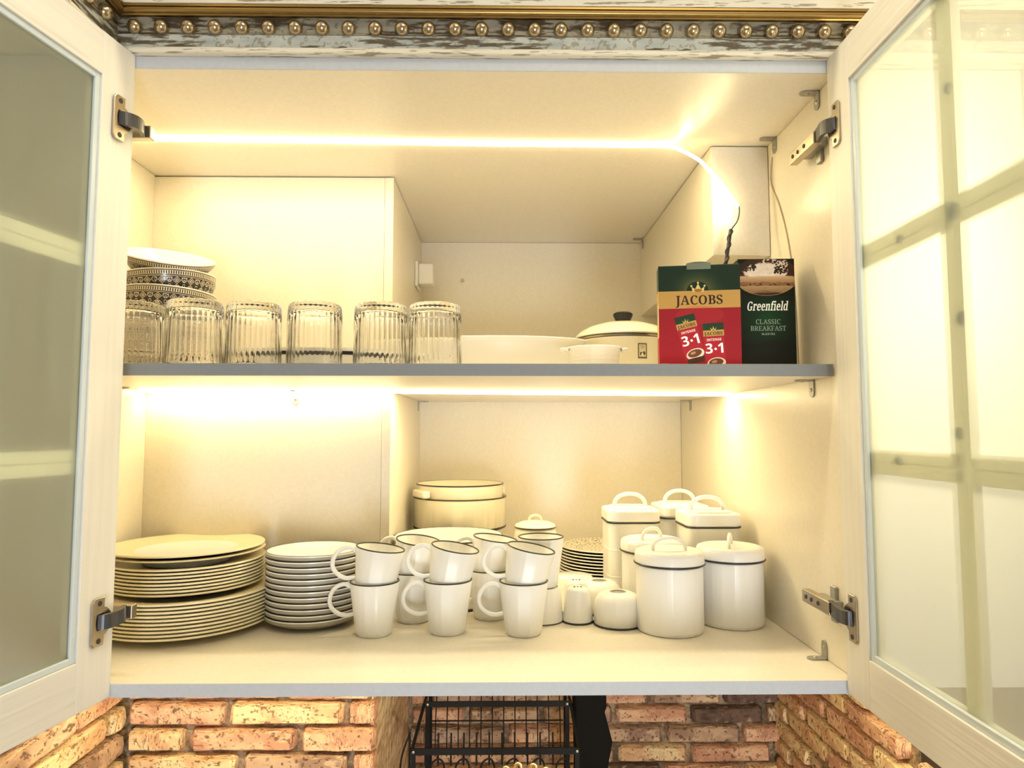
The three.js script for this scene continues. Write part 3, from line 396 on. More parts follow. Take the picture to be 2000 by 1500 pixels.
/* ------------------------------------------------------------------ crown moulding with beads, turning a corner on the left */
const crown = thing('crown_molding', 'distressed white and gold crown moulding with a row of pearl beads', 'molding');
const XC = -0.549;
function run(profile, x1 = 0.80, z1 = 0.75, thick = 0.0) {
  const pos = [], uv = [], idx = []; let v = 0; const n = profile.length;
  profile.forEach(([o, h], i) => { if (i) v += Math.hypot(o - profile[i - 1][0], h - profile[i - 1][1]); const zz = o; pos.push(XC + o, h, z1, XC + o, h, zz, XC + o, h, zz, x1, h, zz); uv.push(z1 - zz, v, 0, v, 0.013, v, x1 - XC, v); });
  for (let i = 0; i < n - 1; i++) for (const k of [0, 2]) { const a = i * 4 + k, b = a + 1, c = a + 4, d = a + 5; idx.push(a, b, d, a, d, c); }
  const g = new THREE.BufferGeometry(); g.setAttribute('position', new THREE.Float32BufferAttribute(pos, 3)); g.setAttribute('uv', new THREE.Float32BufferAttribute(uv, 2)); g.setIndex(idx); const t = g.toNonIndexed(); t.computeVertexNormals(); return toCreasedNormals(t, 0.7);
}
const arc = (o, h, r, a0, a1, n = 8) => Array.from({ length: n + 1 }, (_, i) => { const t = R(a0 + (a1 - a0) * i / n); return [o + r * Math.cos(t), h + r * Math.sin(t)]; });
part('ledge', run([[-0.02, 0.8893], [0.008, 0.8893], ...arc(0.008, 0.8935, 0.0042, -80, 60, 6), [0.0095, 0.8985], [-0.02, 0.8985]]), M.wearLight, crown);
part('frieze', run([[-0.01, 0.8986], [0.0055, 0.8988], [0.0075, 0.903], [0.0105, 0.9125], [0.0115, 0.9158], [-0.01, 0.9158]]), M.wear, crown);
part('bead_bed', run([[-0.01, 0.9159], [0.0125, 0.9162], [0.012, 0.918], [0.0085, 0.921], [0.0085, 0.932], [0.0125, 0.9365], [0.0165, 0.9385], [-0.01, 0.9386]]), M.wearDark, crown, 'browner worn band behind the beads');
part('gold_rail', run([[-0.01, 0.9387], [0.0205, 0.9389], [0.022, 0.9405], ...arc(0.0235, 0.9445, 0.0042, -95, 95, 10), [0.0235, 0.949], [0.0262, 0.9495], [0.0262, 0.953], [-0.01, 0.9531]]), M.gold, crown, 'gold rail');
part('cove', run([[-0.01, 0.9532], [0.0275, 0.9533], [0.0285, 0.956], [0.034, 0.972], [0.047, 0.992], [0.07, 1.006], [0.075, 1.02], [-0.01, 1.02]]), M.wearLight, crown);
const beadGeo = new THREE.SphereGeometry(0.0107, 24, 18), cupGeo = new THREE.TorusGeometry(0.0088, 0.0017, 8, 24);
for (let k = 0; k < 35; k++) { const b = part('bead', beadGeo, M.pearl, crown); b.position.set(-0.5131 + k * 0.03843, 0.9258, 0.0125); }
for (let k = 0; k < 17; k++) { const b = part('bead', beadGeo, M.pearl, crown); b.position.set(XC + 0.0125, 0.9258, 0.0465 + k * 0.03843); }
const soffit = structure('trim_1', merge([box(-0.748, XC - 0.002, 0.892, CEIL, 0.0, 1.1, 0), box(-0.748, 0.80, 0.892, CEIL, -0.9, -0.002, 0)]), M.wallPaint);

/* ------------------------------------------------------------------ light strips */
function strip(name, label, pts, down, width, seg) {              // flat tape along pts whose glowing face looks along `down`
  const t = thing(name, label, 'light strip'), c = new THREE.CatmullRomCurve3(pts.map((p) => V(...p)), false, 'catmullrom', 0.2), P = c.getSpacedPoints(seg), D = V(...down), h = width / 2;
  const prof = [[-h, 0], [-h, 0.0022], [-h * 0.6, 0.0036], [0, 0.0042], [h * 0.6, 0.0036], [h, 0.0022], [h, 0]], pos = [], idx = [], bp = [], bi = [];
  P.forEach((p, i) => {
    const tg = c.getTangentAt(i / seg), side = tg.clone().cross(D).normalize(), dn = side.clone().cross(tg).normalize();
    for (const [a, b] of prof) { const q = p.clone().addScaledVector(side, a).addScaledVector(dn, b + 0.0002); pos.push(q.x, q.y, q.z); }
    for (const [a, b] of [[-h * 0.85, 0], [h * 0.85, 0], [h * 0.85, 0.0012], [-h * 0.85, 0.0012]]) { const q = p.clone().addScaledVector(side, a).addScaledVector(dn, b); bp.push(q.x, q.y, q.z); }
    if (i) { for (let k = 0; k < 6; k++) { const a = (i - 1) * 7 + k; idx.push(a, a + 1, a + 8, a, a + 8, a + 7); } for (let k = 0; k < 4; k++) { const a = (i - 1) * 4 + k, b = (i - 1) * 4 + (k + 1) % 4; bi.push(a, b, b + 4, a, b + 4, a + 4); } }
  });
  const mk = (p, ix) => { const g = new THREE.BufferGeometry(); g.setAttribute('position', new THREE.Float32BufferAttribute(p, 3)); g.setIndex(ix); g.computeVertexNormals(); return g; };
  part('glowing_face', mk(pos, idx), M.led, t); part('tape_backing', mk(bp, bi), M.ledBase, t); return t;
}
const upPts = [[-0.66, YT - 0.0004, -0.236], [-0.3, YT - 0.0004, -0.2424], [0, YT - 0.0004, -0.25], [0.25, YT - 0.0004, -0.252], [0.325, YT - 0.001, -0.252], [0.352, 0.8575, -0.248], [0.378, 0.8385, -0.242], [0.4145, 0.794, -0.237], [0.443, 0.7495, -0.233]];
strip('led_strip', 'glowing LED strip along the cabinet ceiling, its right end hanging loose', upPts, [0, -1, 0], 0.0085, 160);
areaLight('led_strip_lamp', 0.98, 0.0085, LED_COLOR, LED.upper, [-0.165, YT - 0.0061, -0.246], [-0.165, 0, -0.246]);
for (const [x, y, z] of [[0.3625, 0.845, -0.2455], [0.395, 0.812, -0.239], [0.4285, 0.768, -0.2345]]) { const l = areaLight('led_strip_lamp', 0.0085, 0.05, LED_COLOR, LED.hang, [x - 0.005, y - 0.005, z], [x - 0.05, y - 0.06, z + 0.03]); }
const loPts = [[XL + 0.004, yu - 0.0004, -0.385], [-0.4, yu - 0.0004, -0.395], [-0.205, yu - 0.0004, -0.407], [0.1, yu - 0.0004, -0.455], [XR - 0.003, yu - 0.0004, -0.505]];
strip('led_strip', 'glowing LED strip under the shelf, reaching the right side wall', loPts, [0, -1, 0], 0.0085, 90);
areaLight('led_strip_lamp', 0.0085, 0.48, LED_COLOR, LED.lowerLeft, [-0.455, yu - 0.0061, -0.393], [-0.455, 0, -0.393]).rotateZ(Math.PI / 2);
{ const l = areaLight('led_strip_lamp', 0.72, 0.0085, LED_COLOR, LED.lower, [0.15, yu - 0.0061, -0.456], [0.15, 0, -0.456]); l.rotation.set(-Math.PI / 2, 0, 0.07); }
strip('led_strip', 'LED strip under the bottom board, lighting the bricks below, its right leg added', [[XL, -TH - 0.0004, -0.19], [0, -TH - 0.0004, -0.19], [0.68, -TH - 0.0004, -0.19], [0.728, -TH - 0.0004, -0.2], [0.735, -TH - 0.0004, -0.23], [0.735, -TH - 0.0004, -0.39]], [0, -1, 0], 0.0085, 60);
areaLight('led_strip_lamp', 1.4, 0.0085, LED_COLOR, LED.under, [0.04, -TH - 0.0075, -0.19], [0.04, -1, -0.19]);
{ const l = areaLight('led_strip_lamp', 0.3, 0.0085, LED_COLOR, LED.under * 0.45, [0.735, -TH - 0.0075, -0.28], [0.735, -1, -0.28]); l.rotation.set(-Math.PI / 2, 0, Math.PI / 2); }  // added leg of the strip, brightens the bricks of the right wall
const lead = thing('power_lead', 'thin black lead with twisted connector hanging from the loose strip end', 'cable');
part('wire', tube([[0.443, 0.7495, -0.232], [0.4425, 0.737, -0.23], [0.437, 0.72, -0.226], [0.424, 0.702, -0.22], [0.417, 0.68, -0.212], [0.408, 0.645, -0.205], [0.402, 0.61, -0.2], [0.402, 0.55, -0.2], [0.41, 0.47, -0.21], [0.42, YS + 0.002, -0.22]], 0.0013, 80, 6), M.black, lead);
{ const pts = []; for (let i = 0; i <= 40; i++) { const t = i / 40, a = t * 16; pts.push([0.4225 - 0.0155 * t + 0.0022 * Math.cos(a), 0.700 - 0.066 * t, -0.2195 + 0.016 * t + 0.0022 * Math.sin(a)]); } part('connector', merge([tube(pts, 0.0026, 120, 7), tube([[0.4225, 0.702, -0.219], [0.4145, 0.667, -0.211], [0.407, 0.634, -0.2035]], 0.0032, 20, 8)]), M.black, lead); }
tag(part('cable', tube([[XR - 0.0015, YT - 0.03, -0.235], [XR - 0.0015, 0.80, -0.243], [XR - 0.0015, 0.745, -0.21], [XR - 0.0015, 0.69, -0.184], [XR - 0.0015, 0.62, -0.164], [XR - 0.0015, 0.54, -0.155], [XR - 0.0015, YS + 0.002, -0.152]], 0.0014, 60, 6), M.cable, scene), 'thin beige line running down the right side wall', 'cable');  // thin beige tube following a curved line on the wall
const so = thing('power_adapter', 'small square white adapter on the left side of the recess', 'adapter', [XD, 0.7485, -0.79]);
part('back_plate', box(0.0003, 0.008, -0.032, 0.032, -0.034, 0.034, 0.002), M.plastic, so); part('case', box(0.008, 0.046, -0.026, 0.028, -0.026, 0.026, 0.004), M.plastic, so);

/* ------------------------------------------------------------------ crockery kinds */
const enamelRim = (r, y, t = 0.0013) => new THREE.TorusGeometry(r, t, 8, 72).rotateX(Math.PI / 2).translate(0, y, 0);
function plateGroup(name, label, cat, Rm, wellMat, rimMat, foot, rise, grp) {
  const t = thing(name, label, cat, [0, 0, 0], 0, grp), b = Rm * 0.64;
  part('well', lathe([[0, 0.0045], [b * 0.9, 0.0048], [b, 0.0075], [b, 0.0035], [b * 0.88, 0], [b * 0.8, 0], [b * 0.78, 0.0016], [0, 0.0016]], 72, 0.6), wellMat, t);
  part('rim', lathe([[b, 0.0035], [Rm * 0.9, rise - 0.0045], [Rm - 0.001, rise - 0.0032], [Rm, rise - 0.0015], [Rm - 0.001, rise], [Rm * 0.9, rise - 0.0012], [b, 0.0075]], 72, 0.8), rimMat, t); return t;
}
// --- stack of dinner plates on the left
const nth = ['first', 'second', 'third', 'fourth', 'fifth', 'sixth', 'seventh', 'eighth', 'ninth', 'tenth', 'eleventh', 'twelfth'];
const big = plateGroup('dinner_plate', 'large ivory-rimmed plate, lowest of the left stack, on the board', 'plate', 0.145, M.china, M.ivory, 0.09, 0.0165, 'ivory plates stacked on the left');
for (let k = 0; k < 10; k++) { const p = [-0.543 + rr(-0.0008, 0.0008), 0.0006 + k * 0.006, -0.2825 + rr(-0.0008, 0.0008)]; k ? copy(big, `large ivory-rimmed plate, ${nth[k]} from the bottom of the left stack`, p) : big.position.set(...p); }
const mid = plateGroup('side_plate', 'medium ivory-rimmed plate resting on the ten large plates', 'plate', 0.131, M.china, M.ivory, 0.08, 0.0155, 'ivory plates stacked on the left');
for (let k = 0; k < 8; k++) { const p = [-0.553 + rr(-0.0008, 0.0008), 0.0628 + k * 0.0058, -0.3 + rr(-0.0008, 0.0008)]; k ? copy(mid, `medium ivory-rimmed plate, ${nth[k]} up above the large plates`, p) : mid.position.set(...p); }
const deep = thing('soup_plate', 'deep ivory soup plate just under the topmost plate of the left stack', 'plate', [-0.556, 0.1097, -0.3025], 0, 'ivory plates stacked on the left'); {
  const b = 0.085; part('well', lathe([[0, 0.003], [b * 0.8, 0.0035], [b, 0.015], [b + 0.004, 0.0135], [b * 0.84, 0], [0, 0.0]], 72, 0.6), M.china, deep); part('rim', lathe([[b + 0.004, 0.0135], [0.12, 0.0185], [0.1325, 0.0205], [0.1335, 0.022], [0.132, 0.0228], [0.12, 0.0215], [b, 0.0168]], 72, 0.8), M.ivory, deep);
}
{ const t = plateGroup('side_plate', 'topmost ivory plate of the left stack, white centre showing', 'plate', 0.1335, M.china, M.ivory, 0.08, 0.0155, 'ivory plates stacked on the left'); t.position.set(-0.557, 0.1252, -0.3025); }

// --- twelve shallow bowls
const sau = thing('shallow_bowl', 'lowest shallow white bowl of the stack beside the mugs', 'bowl', [0, 0, 0], 0, 'shallow white bowls in one stack');
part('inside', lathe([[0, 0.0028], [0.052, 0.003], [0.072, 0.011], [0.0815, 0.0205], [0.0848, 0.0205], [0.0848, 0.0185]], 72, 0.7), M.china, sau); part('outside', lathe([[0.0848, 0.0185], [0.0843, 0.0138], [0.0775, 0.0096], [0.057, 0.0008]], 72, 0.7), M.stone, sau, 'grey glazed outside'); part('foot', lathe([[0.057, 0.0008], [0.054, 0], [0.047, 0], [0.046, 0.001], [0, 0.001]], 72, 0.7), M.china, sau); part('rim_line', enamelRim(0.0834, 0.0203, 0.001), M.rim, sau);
for (let k = 0; k < 12; k++) { const p = [-0.3258 + rr(-0.0005, 0.0005), 0.0004 + k * 0.01, -0.3024 + rr(-0.0005, 0.0005)]; k ? copy(sau, k === 11 ? 'topmost shallow white bowl of the stack, its empty inside showing' : `shallow white bowl, ${nth[k]} from the bottom of the stack beside the mugs`, p) : sau.position.set(...p); }

// --- mugs
const mug = thing('mug', 'white mug with dark rim, lower one of the left front pair', 'mug', [-0.2014, 0.0004, -0.2267], R(0), 'white enamel mugs');
part('body', lathe([[0, 0.004], [0.0265, 0.0042], [0.0288, 0.008], [0.0392, 0.087], [0.0402, 0.0884], [0.0417, 0.0882], [0.0422, 0.087], [0.0314, 0.007], [0.0298, 0.002], [0.0275, 0], [0.0235, 0.0006], [0, 0.0012]], 72, 0.7), M.enamel, mug);
part('rim_line', enamelRim(0.0408, 0.0884, 0.0014), M.rim, mug);
part('handle', tube([[-0.0385, 0.0775, 0], [-0.052, 0.083, 0], [-0.068, 0.076, 0], [-0.0765, 0.0585, 0], [-0.0735, 0.044, 0], [-0.061, 0.0335, 0], [-0.047, 0.0307, 0], [-0.0345, 0.0335, 0]], 0.0038, 48, 12), M.enamel, mug);
const tilt = (x, y, z, turn, rz, rx = 0) => [[x, y, z], [rx, turn, rz]];
for (const [label, [p, r]] of [
  ['white mug tilted inside the left front mug, handle to the left', tilt(-0.2042, 0.0572, -0.2267, R(6), R(-8), R(1))],
  ['white mug with dark rim, lower one of the middle front pair', tilt(-0.077, 0.0004, -0.2354, R(2), 0)],
  ['white mug tilted inside the middle front mug, inside showing', tilt(-0.0802, 0.0572, -0.2362, R(4), R(-10.5), R(3))],
  ['white mug with dark rim, lower one of the right front pair', tilt(0.0536, 0.0004, -0.2258, R(-2), 0)],
  ['white mug tilted inside the right front mug, inside showing', tilt(0.0505, 0.0576, -0.2262, R(2), R(-10.5), R(2.5))],
  ['white mug behind the left and middle front pairs, lower of two', tilt(-0.1455, 0.0004, -0.3105, R(-20), 0)],
  ['white mug tilted on the mug between left and middle pairs', tilt(-0.1478, 0.0574, -0.3115, R(-16), R(-8), R(2))],
  ['white mug behind the middle and right front pairs, lower of two', tilt(-0.0053, 0.0004, -0.3275, R(10), 0)],
  ['white mug tilted on the mug between middle and right pairs', tilt(-0.0078, 0.0574, -0.3285, R(8), R(-8), R(2))],
  ['white mug upright behind the right front pair, on an upturned cup', tilt(0.088, 0.0622, -0.308, R(-80), 0)],
]) copy(mug, label, p, r);
const cup = thing('cup', 'upturned short white cup behind the right front mugs, dark rim down', 'cup', [0.088, 0.0004, -0.308]);
part('body', lathe([[0, 0.0665], [0.03, 0.0665], [0.031, 0.07], [0.034, 0.07], [0.0358, 0.067], [0.0405, 0.01], [0.0412, 0], [0.0385, 0], [0.0375, 0.01], [0.033, 0.063], [0, 0.0635]], 72, 0.7), M.enamel, cup); part('rim_line', enamelRim(0.0402, 0.0014, 0.0015), M.rim, cup); cup.scale.y = 0.87;

// --- shakers, domed pots, little bowl
const shaker = thing('shaker', 'small white shaker with holes on top, in front of its twin', 'shaker', [0.1543, 0.0004, -0.298], 0, 'white shakers');
part('body', lathe([[0, 0], [0.0255, 0], [0.0272, 0.002], [0.0275, 0.005], [0.0215, 0.052], [0.0195, 0.0575], [0.015, 0.0605], [0, 0.062]], 56), M.enamel, shaker); part('base_line', enamelRim(0.0272, 0.0015, 0.0014), M.rim, shaker);
part('holes', merge([-0.006, 0, 0.006].map((x) => new THREE.CylinderGeometry(0.0017, 0.0017, 0.0012, 10).translate(x, 0.0618, 0.002))), M.hole, shaker);
copy(shaker, 'small white shaker standing behind the other shaker', [0.158, 0.0004, -0.357]);
const dome = thing('domed_pot', 'low white domed pot with slotted top, left of the round canister', 'pot', [0.2245, 0.0004, -0.281], 0, 'white domed pots');
part('body', lathe([[0, 0], [0.041, 0], [0.0431, 0.002], [0.0431, 0.028], [0.0405, 0.043], [0.033, 0.0525], [0.024, 0.0562], [0.0165, 0.0575], [0.0135, 0.0535], [0, 0.053]], 64, 0.9), M.enamel, dome); part('base_line', enamelRim(0.0428, 0.0016, 0.0015), M.rim, dome);
part('slot', new THREE.TorusGeometry(0.0135, 0.0018, 6, 28).rotateX(Math.PI / 2).scale(1, 1, 0.8).translate(0, 0.0558, 0), M.stone, dome);
copy(dome, 'low white domed pot with slotted top, farther of the two', [0.204, 0.0004, -0.372]);
const lb = thing('small_bowl', 'small white bowl turned upside down behind the shakers', 'bowl', [0.163, 0.0004, -0.455]);
part('body', lathe([[0, 0.05], [0.036, 0.05], [0.039, 0.047], [0.044, 0.02], [0.046, 0], [0.043, 0], [0.041, 0.02], [0.036, 0.044], [0, 0.046]], 56, 0.8), M.china, lb); part('rim_line', enamelRim(0.0445, 0.0016, 0.0014), M.rim, lb);

// --- canisters
function arch(w, h, r) { const p = []; for (let i = 0; i <= 14; i++) { const t = Math.PI * i / 14; p.push([-Math.cos(t) * w / 2, Math.pow(Math.sin(t), 0.72) * h, 0]); } return tube(p, r, 40, 10); }
const can = thing('round_canister', 'round white enamel canister at the front, arched lid handle facing out', 'canister', [0.31, 0.0004, -0.2463], R(2), 'white enamel canisters');
part('body', lathe([[0, 0], [0.054, 0], [0.0568, 0.002], [0.0575, 0.006], [0.0575, 0.112], [0.055, 0.114], [0, 0.114]], 80, 0.8), M.enamel, can);
const lid = group('lid', can); part('cover', lathe([[0.0598, 0.1145], [0.0602, 0.117], [0.0595, 0.131], [0.0575, 0.1352], [0.052, 0.1372], [0.042, 0.1358], [0, 0.1352]], 80, 0.9), M.enamel, lid); part('rim_line', enamelRim(0.0602, 0.1152, 0.0016), M.rim, lid); part('handle', arch(0.058, 0.021, 0.0034).translate(0, 0.135, 0), M.enamel, lid);
copy(can, 'round white enamel canister nearest the right wall, handle seen end-on', [0.4313, 0.0004, -0.2881], [0, R(68), 0]);
copy(can, 'round white enamel canister half hidden behind the front round one', [0.307, 0.0004, -0.372], [0, R(40), 0]);
const rsq = (s, r) => { const q = new THREE.Shape(), h = s / 2; q.moveTo(-h + r, -h); q.lineTo(h - r, -h); q.absarc(h - r, -h + r, r, -Math.PI / 2, 0); q.lineTo(h, h - r); q.absarc(h - r, h - r, r, 0, Math.PI / 2); q.lineTo(-h + r, h); q.absarc(-h + r, h - r, r, Math.PI / 2, Math.PI); q.lineTo(-h, -h + r); q.absarc(-h + r, -h + r, r, Math.PI, 1.5 * Math.PI); return q; };
const slab = (s, r, y0, y1, bev) => new THREE.ExtrudeGeometry(rsq(s - 2 * bev, r - bev), { depth: y1 - y0 - 2 * bev, bevelEnabled: true, bevelSize: bev, bevelThickness: bev, bevelSegments: 3, curveSegments: 8 }).rotateX(-Math.PI / 2).translate(0, y0 + bev, 0);
const sq = thing('square_canister', 'square white enamel canister on the left beside the patterned plates', 'canister', [0.287, 0.0004, -0.49], R(0.5), 'white enamel canisters');
part('body', merge([slab(0.105, 0.02, 0, 0.156, 0.002), slab(0.1066, 0.021, 0.046, 0.05, 0.0015), slab(0.1066, 0.021, 0.1, 0.104, 0.0015)]), M.enamel, sq);
const ql = group('lid', sq); part('cover', merge([slab(0.110, 0.022, 0.1575, 0.183, 0.005), slab(0.084, 0.02, 0.18, 0.1865, 0.003)]), M.enamel, ql); part('rim_line', slab(0.1112, 0.0226, 0.1555, 0.1585, 0.0012), M.rim, ql); part('handle', arch(0.066, 0.028, 0.0042).translate(0, 0.184, 0), M.enamel, ql);
copy(sq, 'square white enamel canister in the back right corner', [0.412, 0.0004, -0.565], [0, R(2), 0]);
copy(sq, 'square white enamel canister in front of the one in the back corner', [0.4305, 0.0004, -0.42], [0, R(1), 0]);

// --- jar with lid
const jar = thing('lidded_jar', 'white jar with flat lid and loop handle behind the mugs', 'jar', [0.087, 0.0004, -0.5]);
part('body', lathe([[0, 0], [0.04, 0], [0.044, 0.004], [0.0455, 0.05], [0.046, 0.125], [0.043, 0.137], [0.041, 0.14], [0, 0.14]], 64, 0.9), M.cream, jar); const jl = group('lid', jar);
part('cover', lathe([[0.0425, 0.1405], [0.0435, 0.143], [0.042, 0.147], [0.03, 0.152], [0.012, 0.155], [0, 0.1555]], 64), M.cream, jl); part('rim_line', enamelRim(0.0432, 0.1418, 0.0014), M.rim, jl); part('handle', arch(0.026, 0.012, 0.0026).translate(0, 0.154, 0), M.cream, jl);

// --- pots in the recess
function pot(name, label, r, h, pos, mat, handles, turn = 0) {
  const t = thing(name, label, 'pot', pos, turn);
  part('body', lathe([[0, 0.004], [r - 0.006, 0.0042], [r - 0.003, 0.008], [r - 0.003, h - 0.001], [r - 0.001, h], [r + 0.001, h - 0.001], [r, h - 0.004], [r, 0.006], [r - 0.004, 0.001], [r - 0.01, 0], [0, 0]], 84, 0.8), mat, t); part('rim_line', enamelRim(r + 0.0004, h - 0.001, 0.0016), M.rim, t); part('base_line', enamelRim(r - 0.0012, 0.0022, 0.0022), M.rim, t);
  if (handles) for (const s of [-1, 1]) { const g = box(-0.006, 0.012, h - 0.021, h - 0.004, -0.032, 0.032, 0.005); g.translate(s > 0 ? r - 0.003 : -r - 0.003, 0, 0); part('handle', g, mat, t); }
  return t;
}
pot('stock_pot', 'wide white enamel pot with dark rim just behind the mugs', 0.110, 0.131, [-0.094, 0.0004, -0.463], M.enamel, false);
pot('casserole', 'white enamel casserole at the bottom of the recess stack, mostly hidden', 0.104, 0.114, [-0.088, 0.0004, -0.705], M.enamel, false);
pot('casserole', 'white enamel casserole with dark rim line under the topmost pot', 0.111, 0.0735, [-0.086, 0.1152, -0.703], M.cream, false);
pot('casserole', 'topmost cream pot of the recess stack, side handle showing', 0.104, 0.066, [-0.086, 0.1535, -0.703], M.cream, false, 0);
{ const t = scene.children[scene.children.length - 1]; for (const s of [-1, 1]) { const g = box(-0.035, 0.035, 0.036, 0.055, -0.008, 0.012, 0.006); g.rotateY(s < 0 ? R(-62) : R(118)); const d = 0.107; g.translate(Math.sin(s < 0 ? R(-52) : R(128)) * d, 0, Math.cos(s < 0 ? R(-52) : R(128)) * d); part('handle', g, M.cream, t); } }

// --- patterned plates on the right of the recess
const pp = thing('patterned_plate', 'patterned plate at the bottom of the stack beside the canisters', 'plate', [0, 0, 0], 0, 'patterned plates in the recess'); {
  const top = lathe([[0.1135, 0.0145], [0.095, 0.0115], [0.07, 0.0042], [0, 0.004]], 72), p = top.attributes.position, uv = top.attributes.uv; for (let i = 0; i < p.count; i++) uv.setXY(i, 0.5 + p.getX(i) / 0.232, 0.5 + p.getZ(i) / 0.232);
  part('face', top, M.plate, pp, 'printed upper face'); part('underside', lathe([[0, 0.0012], [0.06, 0.001], [0.064, 0], [0.07, 0.0006], [0.097, 0.0085], [0.1138, 0.0118]], 72, 0.9), M.brownRim, pp, 'brown underside'); part('edge', lathe([[0.1138, 0.0118], [0.1148, 0.0122], [0.115, 0.0138], [0.1135, 0.0145]], 72), M.china, pp);
}
for (let k = 0; k < 9; k++) { const p = [0.27 + rr(-0.001, 0.001), 0.0004 + k * 0.0071, -0.7055 + rr(-0.001, 0.001)]; k ? copy(pp, k === 8 ? 'topmost patterned plate of the stack, dark print showing' : `patterned plate, ${nth[k]} from the bottom beside the canisters`, p) : pp.position.set(...p); }

/* ------------------------------------------------------------------ upper shelf */
// --- patterned deep bowls, nested and tilted
const pb = thing('patterned_bowl', 'lowest of three nested bowls with a dark printed pattern', 'bowl', [-0.5865, YS + 0.0005, -0.253], 0, 'patterned bowls nested on the shelf'); {
  const prof = [[0.045, 0], [0.047, 0.001], [0.0545, 0.012], [0.065, 0.036], [0.073, 0.07], [0.0765, 0.11], [0.078, 0.147]]; let L = 0; const acc = prof.map((q, i) => (L += i ? Math.hypot(q[0] - prof[i - 1][0], q[1] - prof[i - 1][1]) : 0));
  const g = lathe(prof, 96), uv = g.attributes.uv, n = prof.length; for (let i = 0; i < uv.count; i++) uv.setXY(i, uv.getX(i) * 1, acc[i % n] / L);
  part('body', g, M.bowl, pb, 'printed outside'); part('inside', lathe([[0.078, 0.147], [0.0768, 0.1484], [0.0755, 0.147], [0.0735, 0.11], [0.07, 0.07], [0.062, 0.037], [0.051, 0.014], [0.04, 0.006], [0, 0.005]], 96, 0.9), M.china, pb); part('foot', lathe([[0.045, 0], [0.042, 0], [0.041, 0.002], [0, 0.002]], 64), M.china, pb);
}
pb.rotation.set(0, R(40), R(-2.2));
function shallowBowl(label, prof, pos, rot) {                     // smaller companions that sit inside the deep one
  const t = thing('patterned_bowl', label, 'bowl', pos, 0, 'patterned bowls nested on the shelf'), h = prof[prof.length - 1][1], g = lathe(prof, 96), uv = g.attributes.uv, p = g.attributes.position;
  for (let i = 0; i < uv.count; i++) uv.setY(i, 1 - (h - p.getY(i)) / 0.155);
  part('body', g, M.bowl, t, 'printed outside'); const inn = prof.slice().reverse().map(([r, y]) => [Math.max(0, r - 0.0026), y + 0.002]); inn[0][1] = h; 
  part('inside', lathe([[prof[prof.length - 1][0], h], [prof[prof.length - 1][0] - 0.0012, h + 0.0014], ...inn, [0, prof[0][1] + 0.002]], 96, 0.9), M.china, t); part('foot', lathe([[prof[0][0], prof[0][1]], [0, prof[0][1]]].map(([r, y]) => [r, y]), 48), M.china, t); t.rotation.set(...rot); return t;
}
shallowBowl('middle one of three nested bowls with a dark printed pattern', [[0.035, 0], [0.044, 0.012], [0.056, 0.03], [0.065, 0.05], [0.0705, 0.058], [0.0755, 0.069], [0.078, 0.085]], [-0.5795, YS + 0.0918, -0.256], [0, R(8), R(3)]);
shallowBowl('topmost of three nested patterned bowls, tilted with its white inside showing', [[0.024, 0], [0.032, 0.008], [0.044, 0.02], [0.056, 0.034], [0.0685, 0.049], [0.0755, 0.057], [0.078, 0.065]], [-0.594, YS + 0.1525, -0.2655], [R(18.5), 0, R(-11)]);

// --- ribbed tumblers, upside down
const tumbler = (() => {
  const NF = 34, SEG = NF * 8, Rr = 0.0425, H = 0.1;
  const outer = [[0.001, 0], [0.028, 0], [0.036, 0.0006], [0.0395, 0.003], [0.0408, 0.008], [0.0415, 0.02], [0.042, 0.05], [0.0425, 0.08], [0.0425, 0.09], [0.0424, 0.097], [0.0415, 0.0996], [0.0405, 0.1]];
  const inner = [[0.0396, 0.0992], [0.0392, 0.096], [0.0388, 0.08], [0.038, 0.05], [0.0372, 0.03], [0.0355, 0.0185], [0.030, 0.0138], [0.018, 0.0122], [0.001, 0.012]];
  const prof = [...outer, ...inner], pos = [], idx = [];
  for (let i = 0; i <= SEG; i++) {
    const t = i / SEG * Math.PI * 2, f = Math.abs(Math.sin(t * NF / 2));
    prof.forEach(([r, y], k) => { const w = k < outer.length ? ss(0.002, 0.012, y) * (1 - ss(0.086, 0.095, y)) : 0; const q = r - w * 0.0011 * (1 - f); pos.push(q * Math.cos(t), H - y, -q * Math.sin(t)); });
    if (i) for (let k = 0; k < prof.length - 1; k++) { const a = (i - 1) * prof.length + k, b = a + prof.length; idx.push(a, b + 1, b, a, a + 1, b + 1); }
  }
  const g = new THREE.BufferGeometry(); g.setAttribute('position', new THREE.Float32BufferAttribute(pos, 3)); g.setIndex(idx); g.computeVertexNormals();
  const nn = g.attributes.normal, last = SEG * prof.length; for (let k = 0; k < prof.length; k++) { const v = V(nn.getX(k) + nn.getX(last + k), nn.getY(k) + nn.getY(last + k), nn.getZ(k) + nn.getZ(last + k)).normalize(); nn.setXYZ(k, v.x, v.y, v.z); nn.setXYZ(last + k, v.x, v.y, v.z); }
  return g;
})();

